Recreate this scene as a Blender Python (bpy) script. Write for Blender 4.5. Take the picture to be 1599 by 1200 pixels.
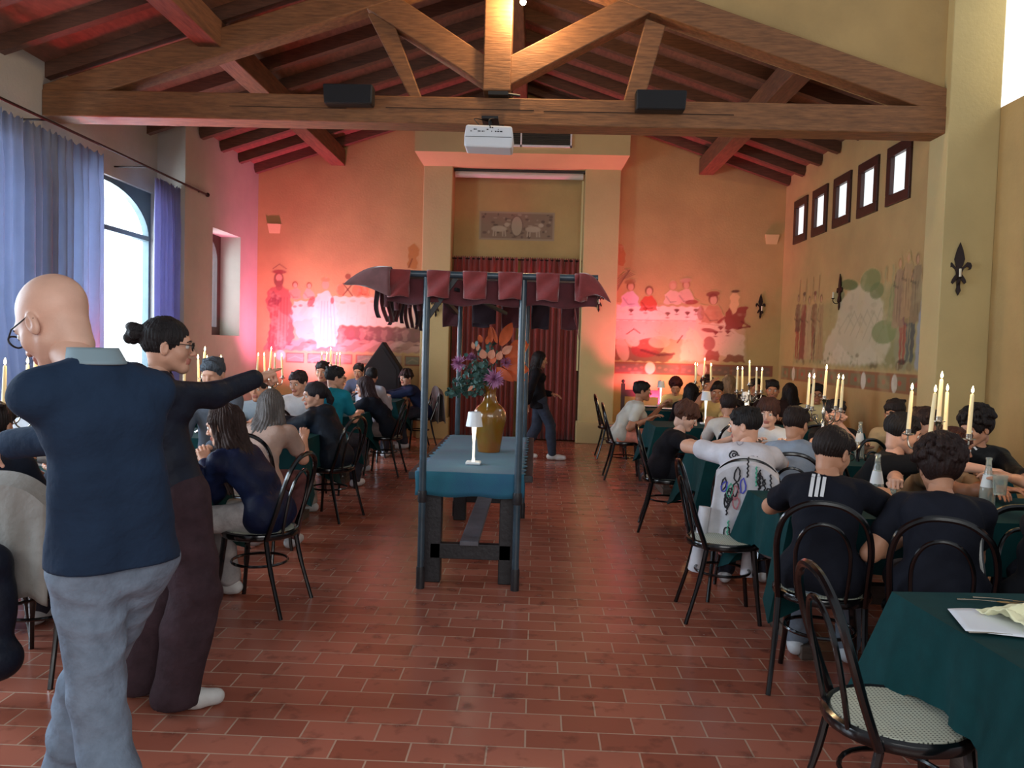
import bpy, bmesh, math, random
import numpy as np
from math import sin, cos, pi, radians, sqrt, atan2, hypot
from mathutils import Vector, Matrix
from mathutils.bvhtree import BVHTree

for _o in list(bpy.data.objects): bpy.data.objects.remove(_o)
SC = bpy.context.scene
COL = SC.collection
random.seed(7)
RNG = np.random.RandomState(11)

# ------------------------------------------------------------------ camera
FPX, CXP, CYP, CAMH = 1250.0, 799.5, 600.0, 1.55
_d = np.array([(838 - CXP) / FPX, (545 - CYP) / FPX, 1.0]); _d /= np.linalg.norm(_d)
_u = np.array([sin(radians(1.7)), -cos(radians(1.7)), 0.0]); _u -= _d * (_u @ _d); _u /= np.linalg.norm(_u)
_r = -np.cross(_u, _d)
if _r[0] < 0: _r = -_r
CM = np.array([_r, _d, _u])          # rows: world axes seen from the camera
def ray(px, py): return CM @ np.array([(px - CXP) / FPX, (py - CYP) / FPX, 1.0])
def atY(px, py, Y):                  # the point of the hall at depth Y seen there
    w = ray(px, py); t = Y / w[1]; return Vector((w[0] * t, Y, CAMH + w[2] * t))
def atZ(px, py, z=0.0):
    w = ray(px, py); t = (z - CAMH) / w[2]; return Vector((w[0] * t, w[1] * t, z))
cam_d = bpy.data.cameras.new('camera'); cam = bpy.data.objects.new('camera', cam_d); COL.objects.link(cam)
cam_d.sensor_width = 36.0; cam_d.lens = FPX / 1599 * 36.0; cam_d.clip_start = 0.05; cam_d.clip_end = 200
_R = Matrix((CM[:, 0], -CM[:, 1], -CM[:, 2])).transposed()
cam.matrix_world = Matrix.Translation((0, 0, CAMH)) @ _R.to_4x4()
SC.camera = cam

# ------------------------------------------------------------------ world, view, lights
SC.view_settings.view_transform = 'Standard'
SC.view_settings.look = 'None'
SC.view_settings.gamma = 1.0
SC.view_settings.use_curve_mapping = False
SC.view_settings.exposure = 0.15
W = bpy.data.worlds.new('world'); SC.world = W; W.use_nodes = True
_bg = W.node_tree.nodes['Background']
_bg.inputs[0].default_value = (0.80, 0.86, 0.95, 1); _bg.inputs[1].default_value = 0.36

def light(name, kind, loc, energy, color, size=0.1, rot=None, **kw):
    l = bpy.data.lights.new(name, kind); l.energy = energy; l.color = color
    if kind == 'AREA':
        l.shape = 'RECTANGLE'; l.size = size if not isinstance(size, tuple) else size[0]
        l.size_y = size if not isinstance(size, tuple) else size[1]
    elif kind in ('POINT', 'SPOT'): l.shadow_soft_size = size
    for k, v in kw.items(): setattr(l, k, v)
    o = bpy.data.objects.new(name, l); COL.objects.link(o); o.location = loc
    if rot is not None:
        if len(rot) == 3 and isinstance(rot, Vector): o.rotation_euler = (rot - Vector(loc)).to_track_quat('-Z', 'Y').to_euler()
        else: o.rotation_euler = rot
    return o
V = Vector
# daylight through the tall windows on the left
light('daylight_window', 'AREA', (-5.75, 9.4, 2.2), 330, (0.72, 0.86, 1.0), (2.6, 2.6), V((-1, 9.0, 1.0)))
light('daylight_window', 'AREA', (-5.75, 6.5, 2.2), 300, (0.70, 0.85, 1.0), (2.4, 2.6), V((-1, 6.3, 1.0)))
light('daylight_window', 'AREA', (-5.9, 3.2, 2.4), 260, (0.70, 0.85, 1.0), (2.6, 2.6), V((-1, 3.5, 0.8)))
light('daylight_window', 'AREA', (-5.5, 12.15, 2.45), 30, (0.8, 0.9, 1.0), (1.0, 1.4), V((-1, 12.15, 1.6)))
# fill light added behind the camera, and the upper window on the right
light('rear_fill', 'AREA', (1.0, -4.0, 3.2), 225, (0.95, 0.95, 0.92), (7.0, 2.6), V((0.3, 8, 1.2)))
light('daylight_upper_window', 'AREA', (5.6, 7.75, 5.2), 60, (0.92, 0.97, 1.0), (1.2, 1.2), V((4.3, 8.0, 4.6)))
# red floor uplights against the end wall and one at the left side
RED = (1.0, 0.15, 0.38)
light('red_uplight', 'SPOT', (-3.75, 12.55, 0.75), 640, RED, 0.10, V((-3.9, 13.6, 2.5)), spot_size=radians(118), spot_blend=1.0)
light('red_uplight', 'SPOT', (1.95, 12.8, 0.60), 470, (1.0, 0.10, 0.24), 0.10, V((1.85, 13.6, 2.4)), spot_size=radians(116), spot_blend=1.0)
light('red_uplight', 'SPOT', (-4.7, 8.6, 1.0), 260, (1.0, 0.07, 0.12), 0.15, V((-4.2, 7.6, 4.6)), spot_size=radians(90), spot_blend=1.0)
light('warm_uplight', 'POINT', (2.22, 13.0, 1.25), 12, (1.0, 0.75, 0.35), 0.12)
light('pale_uplight', 'POINT', (-3.6, 12.75, 1.75), 20, (1.0, 0.70, 0.74), 0.3)

# ------------------------------------------------------------------ materials
def lin(c):
    if max(c) > 1.0: c = [x / 255.0 for x in c]
    return tuple(x / 12.92 if x <= 0.04045 else ((x + 0.055) / 1.055) ** 2.4 for x in c)
_MC = {}
def mat(name, col=(128, 128, 128), rough=0.6, metal=0.0, var=0.0, scale=6.0, bump=0.0, bscale=60.0, stretch=None,
        emit=None, estr=0.0, trans=0.0, spec=None, sheen=0.0, coat=0.0, tl=0.0, col2=None, alpha=None, attr=None):
    if name in _MC: return _MC[name]
    m = bpy.data.materials.new(name); m.use_nodes = True; _MC[name] = m
    nt = m.node_tree; N = nt.nodes; L = nt.links
    b = N['Principled BSDF']; c = lin(col)
    b.inputs['Base Color'].default_value = (*c, 1); b.inputs['Roughness'].default_value = rough
    b.inputs['Metallic'].default_value = metal
    if spec is not None: b.inputs['Specular IOR Level'].default_value = spec
    if coat: b.inputs['Coat Weight'].default_value = coat; b.inputs['Coat Roughness'].default_value = 0.12
    if sheen: b.inputs['Sheen Weight'].default_value = sheen; b.inputs['Sheen Roughness'].default_value = 0.5
    if trans: b.inputs['Transmission Weight'].default_value = trans; b.inputs['IOR'].default_value = 1.45
    if emit: b.inputs['Emission Color'].default_value = (*lin(emit), 1); b.inputs['Emission Strength'].default_value = estr
    tc = N.new('ShaderNodeTexCoord'); src = tc.outputs['Object']
    if stretch:
        mp = N.new('ShaderNodeMapping'); mp.inputs['Scale'].default_value = stretch
        L.new(src, mp.inputs[0]); src = mp.outputs[0]
    base = None
    if attr:
        at = N.new('ShaderNodeAttribute'); at.attribute_name = attr; base = at.outputs['Color']
    if var or col2:
        nz = N.new('ShaderNodeTexNoise'); nz.inputs['Scale'].default_value = scale; nz.inputs['Detail'].default_value = 6
        nz.inputs['Roughness'].default_value = 0.6
        L.new(src, nz.inputs['Vector'])
        rp = N.new('ShaderNodeMapRange'); rp.inputs[1].default_value = 0.3; rp.inputs[2].default_value = 0.7
        L.new(nz.outputs['Fac'], rp.inputs[0])
        mx = N.new('ShaderNodeMix'); mx.data_type = 'RGBA'
        if base is not None:
            L.new(base, mx.inputs[6]); mx.blend_type = 'MULTIPLY'
            mx.inputs[7].default_value = (1 - var, 1 - var, 1 - var, 1)
        else:
            c2 = lin(col2) if col2 else tuple(x * (1 - var) for x in c)
            mx.inputs[6].default_value = (*[min(1, x * (1 + var * 0.6)) for x in c], 1) if not col2 else (*c, 1)
            mx.inputs[7].default_value = (*c2, 1)
        L.new(rp.outputs[0], mx.inputs[0]); L.new(mx.outputs[2], b.inputs['Base Color'])
    elif base is not None: L.new(base, b.inputs['Base Color'])
    if bump:
        n2 = N.new('ShaderNodeTexNoise'); n2.inputs['Scale'].default_value = bscale; n2.inputs['Detail'].default_value = 4
        L.new(src, n2.inputs['Vector'])
        bp = N.new('ShaderNodeBump'); bp.inputs['Strength'].default_value = bump; bp.inputs['Distance'].default_value = 0.01
        L.new(n2.outputs['Fac'], bp.inputs['Height']); L.new(bp.outputs[0], b.inputs['Normal'])
    if tl:
        tr = N.new('ShaderNodeBsdfTranslucent'); tr.inputs[0].default_value = (*c, 1)
        ms = N.new('ShaderNodeMixShader'); ms.inputs[0].default_value = tl
        L.new(b.outputs[0], ms.inputs[1]); L.new(tr.outputs[0], ms.inputs[2])
        L.new(ms.outputs[0], N['Material Output'].inputs[0])
    return m

def floor_mat():
    m = bpy.data.materials.new('terracotta_tiles'); m.use_nodes = True
    nt = m.node_tree; N = nt.nodes; L = nt.links; b = N['Principled BSDF']
    tc = N.new('ShaderNodeTexCoord')
    br = N.new('ShaderNodeTexBrick'); br.offset = 0.5; br.inputs['Scale'].default_value = 1.0
    br.inputs['Color1'].default_value = (*lin((178, 108, 88)), 1); br.inputs['Color2'].default_value = (*lin((150, 84, 66)), 1)
    br.inputs['Mortar'].default_value = (*lin((188, 152, 130)), 1)
    br.inputs['Mortar Size'].default_value = 0.0045; br.inputs['Mortar Smooth'].default_value = 0.3
    br.inputs['Brick Width'].default_value = 0.295; br.inputs['Row Height'].default_value = 0.145
    L.new(tc.outputs['Object'], br.inputs['Vector'])
    nz = N.new('ShaderNodeTexNoise'); nz.inputs['Scale'].default_value = 9; nz.inputs['Detail'].default_value = 8
    L.new(tc.outputs['Object'], nz.inputs['Vector'])
    mr = N.new('ShaderNodeMapRange'); mr.inputs[1].default_value = 0.56; mr.inputs[2].default_value = 0.72; mr.inputs[3].default_value = 0; mr.inputs[4].default_value = 0.55
    L.new(nz.outputs['Fac'], mr.inputs[0])
    mx = N.new('ShaderNodeMix'); mx.data_type = 'RGBA'; mx.inputs[7].default_value = (*lin((74, 44, 38)), 1)
    L.new(mr.outputs[0], mx.inputs[0]); L.new(br.outputs['Color'], mx.inputs[6]); L.new(mx.outputs[2], b.inputs['Base Color'])
    rr = N.new('ShaderNodeMapRange'); rr.inputs[3].default_value = 0.13; rr.inputs[4].default_value = 0.34
    L.new(nz.outputs['Fac'], rr.inputs[0]); L.new(rr.outputs[0], b.inputs['Roughness'])
    b.inputs['Specular IOR Level'].default_value = 0.55
    bp = N.new('ShaderNodeBump'); bp.inputs['Strength'].default_value = 0.5; bp.inputs['Distance'].default_value = 0.004
    sb = N.new('ShaderNodeMath'); sb.operation = 'SUBTRACT'; L.new(nz.outputs['Fac'], sb.inputs[0]); L.new(br.outputs['Fac'], sb.inputs[1])
    L.new(sb.outputs[0], bp.inputs['Height']); L.new(bp.outputs[0], b.inputs['Normal'])
    return m

def cane_mat():
    m = bpy.data.materials.new('woven_cane'); m.use_nodes = True
    nt = m.node_tree; N = nt.nodes; L = nt.links; b = N['Principled BSDF']
    tc = N.new('ShaderNodeTexCoord'); sx = N.new('ShaderNodeSeparateXYZ'); L.new(tc.outputs['Object'], sx.inputs[0])
    outs = []
    for ax in (0, 1):
        a = N.new('ShaderNodeMath'); a.operation = 'MULTIPLY'; a.inputs[1].default_value = 2 * pi / 0.0125
        L.new(sx.outputs[ax], a.inputs[0])
        s = N.new('ShaderNodeMath'); s.operation = 'SINE'; L.new(a.outputs[0], s.inputs[0]); outs.append(s)
    mn = N.new('ShaderNodeMath'); mn.operation = 'MINIMUM'; L.new(outs[0].outputs[0], mn.inputs[0]); L.new(outs[1].outputs[0], mn.inputs[1])
    gt = N.new('ShaderNodeMath'); gt.operation = 'GREATER_THAN'; gt.inputs[1].default_value = 0.25; L.new(mn.outputs[0], gt.inputs[0])
    mx = N.new('ShaderNodeMix'); mx.data_type = 'RGBA'
    mx.inputs[6].default_value = (*lin((198, 200, 182)), 1); mx.inputs[7].default_value = (*lin((70, 72, 62)), 1)
    L.new(gt.outputs[0], mx.inputs[0]); L.new(mx.outputs[2], b.inputs['Base Color']); b.inputs['Roughness'].default_value = 0.5
    return m

# ------------------------------------------------------------------ mesh tools
class MB:
    def __init__(s): s.v = []; s.f = []; s.m = []; s.mi = 0
    def add(s, vs, fs):
        o = len(s.v); s.v.extend([tuple(p) for p in vs]); s.f.extend([tuple(i + o for i in f) for f in fs]); s.m.extend([s.mi] * len(fs))
        return s
    def box(s, lo, hi, R=None, c=None):
        x0, y0, z0 = lo; x1, y1, z1 = hi
        vs = [V(p) for p in ((x0, y0, z0), (x1, y0, z0), (x1, y1, z0), (x0, y1, z0), (x0, y0, z1), (x1, y0, z1), (x1, y1, z1), (x0, y1, z1))]
        if R is not None: vs = [R @ (p - V(c)) + V(c) if c is not None else R @ p for p in vs]
        return s.add(vs, [(0, 3, 2, 1), (4, 5, 6, 7), (0, 1, 5, 4), (1, 2, 6, 5), (2, 3, 7, 6), (3, 0, 4, 7)])
    def beam(s, a, b, w, h, up=(0, 0, 1)):
        a = V(a); b = V(b); d = (b - a).normalized(); up = V(up)
        x = d.cross(up).normalized(); y = x.cross(d).normalized()
        vs = []
        for p in (a, b):
            for sx, sy in ((-1, -1), (1, -1), (1, 1), (-1, 1)): vs.append(p + x * (sx * w / 2) + y * (sy * h / 2))
        return s.add(vs, [(0, 1, 2, 3), (7, 6, 5, 4), (0, 4, 5, 1), (1, 5, 6, 2), (2, 6, 7, 3), (3, 7, 4, 0)])
    def tube(s, pts, r, n=8, closed=False, cap=True, flat=None):
        pts = [V(p) for p in pts]; k = len(pts)
        rs = r if isinstance(r, (list, tuple)) else [r] * k
        vs = []; prev = None
        for i, p in enumerate(pts):
            if closed: t = pts[(i + 1) % k] - pts[i - 1]
            else: t = pts[min(i + 1, k - 1)] - pts[max(i - 1, 0)]
            t.normalize()
            if prev is None:
                ref = V((0, 0, 1)) if abs(t.z) < 0.9 else V((1, 0, 0))
                x = t.cross(ref).normalized()
            else: x = (prev - t * prev.dot(t)).normalized()
            prev = x; y = t.cross(x)
            for j in range(n):
                a = 2 * pi * j / n; fx, fy = (1, 1) if flat is None else flat
                vs.append(p + x * (cos(a) * rs[i] * fx) + y * (sin(a) * rs[i] * fy))
        fs = []
        for i in range(k if closed else k - 1):
            for j in range(n):
                a = i * n + j; b = i * n + (j + 1) % n; c = ((i + 1) % k) * n + (j + 1) % n; d = ((i + 1) % k) * n + j
                fs.append((a, b, c, d))
        if cap and not closed: fs.append(tuple(range(n - 1, -1, -1))); fs.append(tuple((k - 1) * n + j for j in range(n)))
        return s.add(vs, fs)
    def lathe(s, prof, c=(0, 0, 0), n=24):
        c = V(c); vs = []; fs = []
        for (r, z) in prof:
            for j in range(n): a = 2 * pi * j / n; vs.append(c + V((r * cos(a), r * sin(a), z)))
        k = len(prof)
        for i in range(k - 1):
            for j in range(n): fs.append((i * n + j, i * n + (j + 1) % n, (i + 1) * n + (j + 1) % n, (i + 1) * n + j))
        fs.append(tuple(range(n - 1, -1, -1))); fs.append(tuple((k - 1) * n + j for j in range(n)))
        return s.add(vs, fs)
    def ball(s, c, r, n=10, sc=(1, 1, 1), R=None):
        c = V(c); vs = []; fs = []; m = n // 2 + 1
        for i in range(m):
            th = pi * i / (m - 1)
            for j in range(n):
                p = V((sin(th) * cos(2 * pi * j / n) * r * sc[0], sin(th) * sin(2 * pi * j / n) * r * sc[1], cos(th) * r * sc[2]))
                if R is not None: p = R @ p
                vs.append(c + p)
        for i in range(m - 1):
            for j in range(n): fs.append((i * n + j, (i + 1) * n + j, (i + 1) * n + (j + 1) % n, i * n + (j + 1) % n))
        return s.add(vs, fs)
    def prism(s, poly, fn, t0, t1):   # poly: 2-D points; fn(u, v, t) -> 3-D point
        n = len(poly)
        vs = [fn(u, v, t0) for u, v in poly] + [fn(u, v, t1) for u, v in poly]
        fs = [tuple(range(n - 1, -1, -1)), tuple(range(n, 2 * n))] + [(i, (i + 1) % n, n + (i + 1) % n, n + i) for i in range(n)]
        return s.add(vs, fs)
    def grid(s, fn, nu, nv, thick=0.0, closed_u=False):
        P = [[V(fn(i / nu, j / nv)) for j in range(nv + 1)] for i in range(nu + 1)]
        vs = [P[i][j] for i in range(nu + 1) for j in range(nv + 1)]; w = nv + 1
        fs = [(i * w + j, (i + 1) * w + j, (i + 1) * w + j + 1, i * w + j + 1) for i in range(nu) for j in range(nv)]
        return s.add(vs, fs)
    def build(s, name, mats, parent=None, origin=(0, 0, 0), smooth=False, bevel=0.0, solid=0.0, sub=0, merge=False):
        me = bpy.data.meshes.new(name); o3 = V(origin)
        me.from_pydata([V(p) - o3 for p in s.v], [], s.f); me.update()
        if not isinstance(mats, (list, tuple)): mats = [mats]
        for m in mats: me.materials.append(m)
        if len(mats) > 1: me.polygons.foreach_set('material_index', s.m)
        bm = bmesh.new(); bm.from_mesh(me)
        if merge: bmesh.ops.remove_doubles(bm, verts=bm.verts, dist=1e-5)
        bmesh.ops.recalc_face_normals(bm, faces=bm.faces); bm.to_mesh(me); bm.free()
        if smooth:
            me.polygons.foreach_set('use_smooth', [True] * len(me.polygons))
            try: me.set_sharp_from_angle(angle=radians(42))
            except Exception: pass
        o = bpy.data.objects.new(name, me); COL.objects.link(o)
        if parent is not None: o.parent = parent
        else: o.location = o3
        if solid: md = o.modifiers.new('s', 'SOLIDIFY'); md.thickness = solid; md.offset = 0
        if bevel: md = o.modifiers.new('b', 'BEVEL'); md.width = bevel; md.segments = 2; md.limit_method = 'ANGLE'
        if sub: md = o.modifiers.new('u', 'SUBSURF'); md.levels = sub; md.render_levels = sub
        return o
def tag(o, label, cat, group=None):
    o['label'] = label; o['category'] = cat
    if group: o['group'] = group
    return o
def empty(name, loc, rz=0.0, label=None, cat=None, group=None):
    o = bpy.data.objects.new(name, None); COL.objects.link(o); o.location = loc; o.rotation_euler = (0, 0, rz); o.empty_display_size = 0.1
    if label: tag(o, label, cat, group)
    return o
def struct(o): o['kind'] = 'structure'; return o
def copy_tree(o, parent=None):
    c = o.copy(); COL.objects.link(c); c.parent = parent
    for ch in list(o.children): copy_tree(ch, c)
    return c

M_PL = mat('ochre_plaster', (186, 155, 102), 0.85, var=0.16, scale=1.1, bump=0.25, bscale=30)
M_PLL = mat('left_plaster', (178, 172, 160), 0.85, var=0.12, scale=1.3, bump=0.25, bscale=30)  # greyer than the ochre walls: reflected daylight put into the colour
M_PLP = mat('pale_plaster', (198, 178, 126), 0.85, var=0.10, scale=1.3, bump=0.2, bscale=30)
M_BEAM = mat('beam_timber', (138, 92, 56), 0.65, var=0.42, scale=5, bump=0.4, bscale=9, stretch=(1.0, 4.0, 9.0))
M_BEAMY = mat('purlin_timber', (118, 76, 50), 0.7, var=0.42, scale=5, bump=0.4, bscale=9, stretch=(7.0, 0.8, 7.0))
M_RAFT = mat('rafter_timber', (98, 64, 46), 0.7, var=0.4, scale=6, bump=0.3, bscale=10, stretch=(1, 5, 8))
M_DECK = mat('deck_terracotta', (128, 82, 62), 0.85, var=0.3, scale=7, bump=0.2, bscale=20, stretch=(3, 1, 1))
M_DKWOOD = mat('dark_painted_wood', (38, 36, 40), 0.5, var=0.4, scale=8, bump=0.3, bscale=40)
M_FRAME = mat('brown_window_frame', (62, 30, 26), 0.45, var=0.25, scale=12)
M_IRON = mat('wrought_iron', (38, 22, 20), 0.55, metal=0.5, var=0.3, scale=20)
M_CHAIR = mat('black_bentwood', (8, 7, 9), 0.2, var=0.3, scale=20, coat=0.35)
M_CANE = cane_mat()
M_GREEN = mat('green_tablecloth', (5, 56, 58), 0.85, var=0.15, scale=18, bump=0.15, bscale=300, spec=0.2)
M_WAX = mat('ivory_wax', (240, 226, 180), 0.5, emit=(255, 205, 130), estr=0.16)
M_FLAME = mat('candle_flame', (255, 235, 190), 0.5, emit=(255, 222, 160), estr=22.0)
M_SILVER = mat('tarnished_silver', (190, 180, 165), 0.22, metal=1.0, var=0.2, scale=20)
M_GLASS = mat('clear_glass', (235, 245, 245), 0.03, trans=1.0)
def pane_mat(name, t=.9, c=(250, 253, 255)):   # thin pane: mostly clear, a little reflection
    m = mat(name, c, .05); nt = m.node_tree; N = nt.nodes; b = N['Principled BSDF']
    tr = N.new('ShaderNodeBsdfTransparent'); tr.inputs[0].default_value = (*lin(c), 1)
    gl = N.new('ShaderNodeBsdfGlossy'); gl.inputs['Roughness'].default_value = .04
    ms = N.new('ShaderNodeMixShader'); ms.inputs[0].default_value = 1 - t
    nt.links.new(tr.outputs[0], ms.inputs[1]); nt.links.new(gl.outputs[0], ms.inputs[2]); nt.links.new(ms.outputs[0], N['Material Output'].inputs[0]); return m
M_PANE = pane_mat('window_glass', .93)
M_WHITE = mat('white_enamel', (232, 234, 236), 0.35)
M_BLACK = mat('black_plastic', (20, 20, 22), 0.45)
# ================================================================== the hall
YB, XL, XLN, XR, ZR, X0, SL = 13.5, -4.77, -5.15, 4.05, 5.93, -0.38, 0.33
def deck(x): return ZR - SL * abs(x - X0)
b = MB(); b.add([(-7, -5, 0), (9, -5, 0), (9, 14.2, 0), (-7, 14.2, 0)], [(0, 1, 2, 3)])
struct(b.build('floor', floor_mat()))
# back wall: gable, with the doorway niche between the pilasters
def wall_poly(poly, fn, t0, t1, name, m):
    q = MB(); q.prism(poly, fn, t0, t1); return struct(q.build(name, m))
NX0, NX1, NZ = -1.47, 0.72, 4.55
gable = [(XLN - .3, 0), (NX0, 0), (NX0, NZ), (NX1, NZ), (NX1, 0), (XR + .3, 0), (XR + .3, deck(XR + .3)), (X0, ZR), (XLN - .3, deck(XLN - .3))]
b = MB()
b.prism([(XLN - .3, 0), (NX0, 0), (NX0, NZ), (X0, NZ), (X0, ZR), (XLN - .3, deck(XLN - .3))], lambda u, v, t: (u, t, v), YB, YB + .3)
b.prism([(X0, NZ), (NX1, NZ), (NX1, 0), (XR + .3, 0), (XR + .3, deck(XR + .3)), (X0, ZR)], lambda u, v, t: (u, t, v), YB, YB + .3)
struct(b.build('wall_back', M_PL))
b = MB(); b.box((NX0 - .1, YB + .25, 0), (NX1 + .1, YB + .5, NZ + .1)); struct(b.build('wall_niche', M_PL))
b = MB()
for x0, x1 in ((-1.95, NX0), (NX1, 1.30)):
    b.box((x0, YB - .18, 0), (x1, YB, NZ)); b.box((x0 - .03, YB - .22, 0), (x1 + .03, YB, .36))
struct(b.build('wall_pilasters', M_PLP, bevel=.012))
# bulkhead above the doorway: upright front, splayed underside
b = MB()
for (zb, zt, o0, o1) in ((4.52, 4.68, 0, .12),):
    lo = [(-1.95, YB - .18), (1.30, YB - .18), (1.30, YB), (-1.95, YB)]; hi = [(-2.06, YB - .50), (1.40, YB - .50), (1.40, YB), (-2.06, YB)]
    b.add([(x, y, zb) for x, y in lo] + [(x, y, zt) for x, y in hi] + [(x, y, 5.32) for x, y in hi],
          [(3, 2, 1, 0), (0, 1, 5, 4), (1, 2, 6, 5), (2, 3, 7, 6), (3, 0, 4, 7), (4, 5, 9, 8), (5, 6, 10, 9), (6, 7, 11, 10), (7, 4, 8, 11), (8, 9, 10, 11)])
struct(b.build('wall_bulkhead', M_PLP))
# ventilation grille in the bulkhead
g = empty('ventilation_grille', (-.34, YB - .5, 4.96), 0, 'long dark ventilation grille with a white frame above the doorway', 'grille')
b = MB(); b.box((-1.12, YB - .51, 4.80), (.44, YB - .495, 5.06)); b.build('grille_opening', M_BLACK, g, g.location)
b = MB()
for z in (4.78, 5.05): b.box((-1.15, YB - .53, z), (.47, YB - .5, z + .03))
for x in (-1.15, -.36, .44): b.box((x, YB - .53, 4.78), (x + .025, YB - .5, 5.08))
b.build('grille_frame', M_WHITE, g, g.location)
b = MB()
for k in range(6): b.box((-1.12, YB - .525, 4.83 + k * .035), (.44, YB - .51, 4.837 + k * .035))
b.build('louvre', mat('grille_slats', (70, 66, 62), .4, metal=.5), g, g.location)
# side walls
def wall_holes(name, axis, c0, c1, a0, a1, z0, z1, holes, m, topf=None):
    b = MB(); cuts = sorted({a0, a1} | {h[0] for h in holes} | {h[1] for h in holes})
    for u0, u1 in zip(cuts, cuts[1:]):
        segs = [(z0, z1)]
        for h in holes:
            if h[0] <= u0 and h[1] >= u1:
                ns = []
                for s0, s1 in segs:
                    if h[2] > s0: ns.append((s0, min(s1, h[2])))
                    if h[3] < s1: ns.append((max(s0, h[3]), s1))
                segs = ns
        for s0, s1 in segs:
            if s1 - s0 > 1e-4:
                if axis == 'x': b.box((c0, u0, s0), (c1, u1, s1))
                else: b.box((u0, c0, s0), (u1, c1, s1))
    return struct(b.build(name, m, merge=False))
wall_holes('wall_left', 'x', XL - .5, XL, 10.69, YB, 0, deck(XL), [(11.62, 12.72, 1.62, 3.19)], M_PLL)
wall_holes('wall_left_bay', 'x', XLN - .16, XLN, 1.0, 10.69, 0, deck(XLN), [(8.25, 10.62, .75, 3.47), (5.2, 7.62, .75, 3.47), (2.0, 4.4, .75, 3.47)], M_PLL)
RW = [(9.03 + k * .845, 9.03 + k * .845 + .52, 3.37, 3.95) for k in range(5)]
wall_holes('wall_right', 'x', XR, XR + .35, 8.3, YB, 0, deck(XR), RW, M_PL)
# cross wall over the right half of the truss, its pier, the stub wall and the wall beyond it
b = MB(); b.prism([(X0, 5.45), (4.05, 3.99), (4.05, 7.6), (X0, 7.6)], lambda u, v, t: (u, t, v), 8.24, 8.5); struct(b.build('wall_cross', M_PL))
b = MB(); b.box((3.99, 8.12, 0), (4.49, 8.5, 7.6)); struct(b.build('wall_pier', M_PLP, bevel=.008))
wall_holes('wall_stub', 'x', 4.49, 4.95, 7.35, 8.14, 0, 7.6, [(7.55, 8.14, 4.05, 7.0)], M_PL)
b = MB(); b.box((4.5, 7.33, 0), (6.4, 7.6, 7.6)); struct(b.build('wall_right_bay', M_PLP))
# roof deck, rafters, purlins
b = MB()
for x1, y0 in ((XLN - .6, .0), (XR + .35, 8.3)):
    b.add([(X0, y0, ZR), (x1, y0, deck(x1)), (x1, 14, deck(x1)), (X0, 14, ZR), (X0, y0, ZR + .1), (x1, y0, deck(x1) + .1), (x1, 14, deck(x1) + .1), (X0, 14, ZR + .1)],
          [(0, 1, 2, 3), (7, 6, 5, 4), (0, 4, 5, 1), (1, 5, 6, 2), (2, 6, 7, 3), (3, 7, 4, 0)])
ceil = struct(b.build('ceiling', M_DECK))
nl = 0
for k in range(19):
    y = 13.32 - k * .72
    for x1 in (XLN - .2 if y < 10.7 else XL + .0, XR):
        if x1 > 0 and y < 8.3: continue
        if y < 1: continue
        q = MB(); q.beam((X0, y, ZR - .075), (x1, y, deck(x1) - .075), .10, .15, up=(0, 0, 1)); q.build('rafter', M_RAFT, ceil)
for x, y0 in ((-3.42, 2.0), (2.72, 8.3)):
    q = MB(); q.box((x - .12, y0, deck(x) - .40), (x + .12, YB - .002, deck(x) - .13)); q.build('purlin', M_BEAMY, ceil, bevel=.01)
q = MB(); q.box((X0 - .11, 2.0, ZR - .42), (X0 + .11, YB - .002, ZR - .13)); q.build('ridge_beam', M_BEAMY, ceil, bevel=.01)
# corbels under the purlin ends
# the timber truss
T = empty('roof_truss', (-.5, 8.3, 3.8), 0, 'heavy timber roof truss spanning the hall with king post and struts', 'roof truss')
TY0, TY1 = 8.18, 8.44
def tpart(name, poly, y0=TY0, y1=TY1, m=M_BEAM):
    q = MB(); q.prism(poly, lambda u, v, t: (u, t, v), y0, y1); return q.build(name, m, T, T.location, bevel=.012)
tb = tpart('tie_beam', [(XLN, 3.80), (4.0, 3.80), (4.0, 4.07), (XLN, 4.07)], TY0 + .0, TY1 + .05)
zb = lambda x: 5.41 - .327 * abs(x - X0)
tpart('rafter', [(X0, zb(X0)), (XLN, zb(XLN)), (XLN, zb(XLN) + .27), (X0, zb(X0) + .27)], TY0 + .012, TY1 - .012)
tpart('rafter', [(X0, zb(X0)), (4.0, zb(4.0)), (4.0, zb(4.0) + .27), (X0, zb(X0) + .27)], TY0 + .012, TY1 - .012)
kx = -.48
tpart('king_post', [(kx - .14, 4.13), (kx + .14, 4.13), (kx + .14, 5.6), (kx - .14, 5.6)], TY0 - .03, TY1 + .03)
tpart('strut', [(kx - .13, 4.20), (kx - .13, 4.50), (-1.62, 5.14), (-1.84, 4.95)], TY0 + .02, TY1 - .02)
tpart('strut', [(kx + .13, 4.20), (kx + .13, 4.50), (.86, 5.14), (1.05, 4.95)], TY0 + .02, TY1 - .02)
tpart('strut', [(-1.36, 4.06), (-1.24, 4.06), (-1.60, 4.95), (-1.82, 4.90)], TY0 + .05, TY1 - .03)
tpart('strut', [(.80, 4.06), (1.0, 4.06), (1.2, 4.83), (1.0, 4.90)], TY0 + .05, TY1 - .03)
q = MB()
for p0, p1, dz in (((-2.0, 8.2), (1.6, 8.2), 0),):
    pass
q.box((-1.6, TY0 - .004, 3.945), (-.1, TY0 + .01, 3.952)); q.box((.0, TY0 - .004, 3.938), (1.9, TY0 + .01, 3.945)); q.box((-3.2, TY0 - .004, 3.93), (-2.0, TY0 + .01, 3.935))
q.build('drying_crack', mat('crack_dark', (40, 24, 16), .9), T, T.location)
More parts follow.
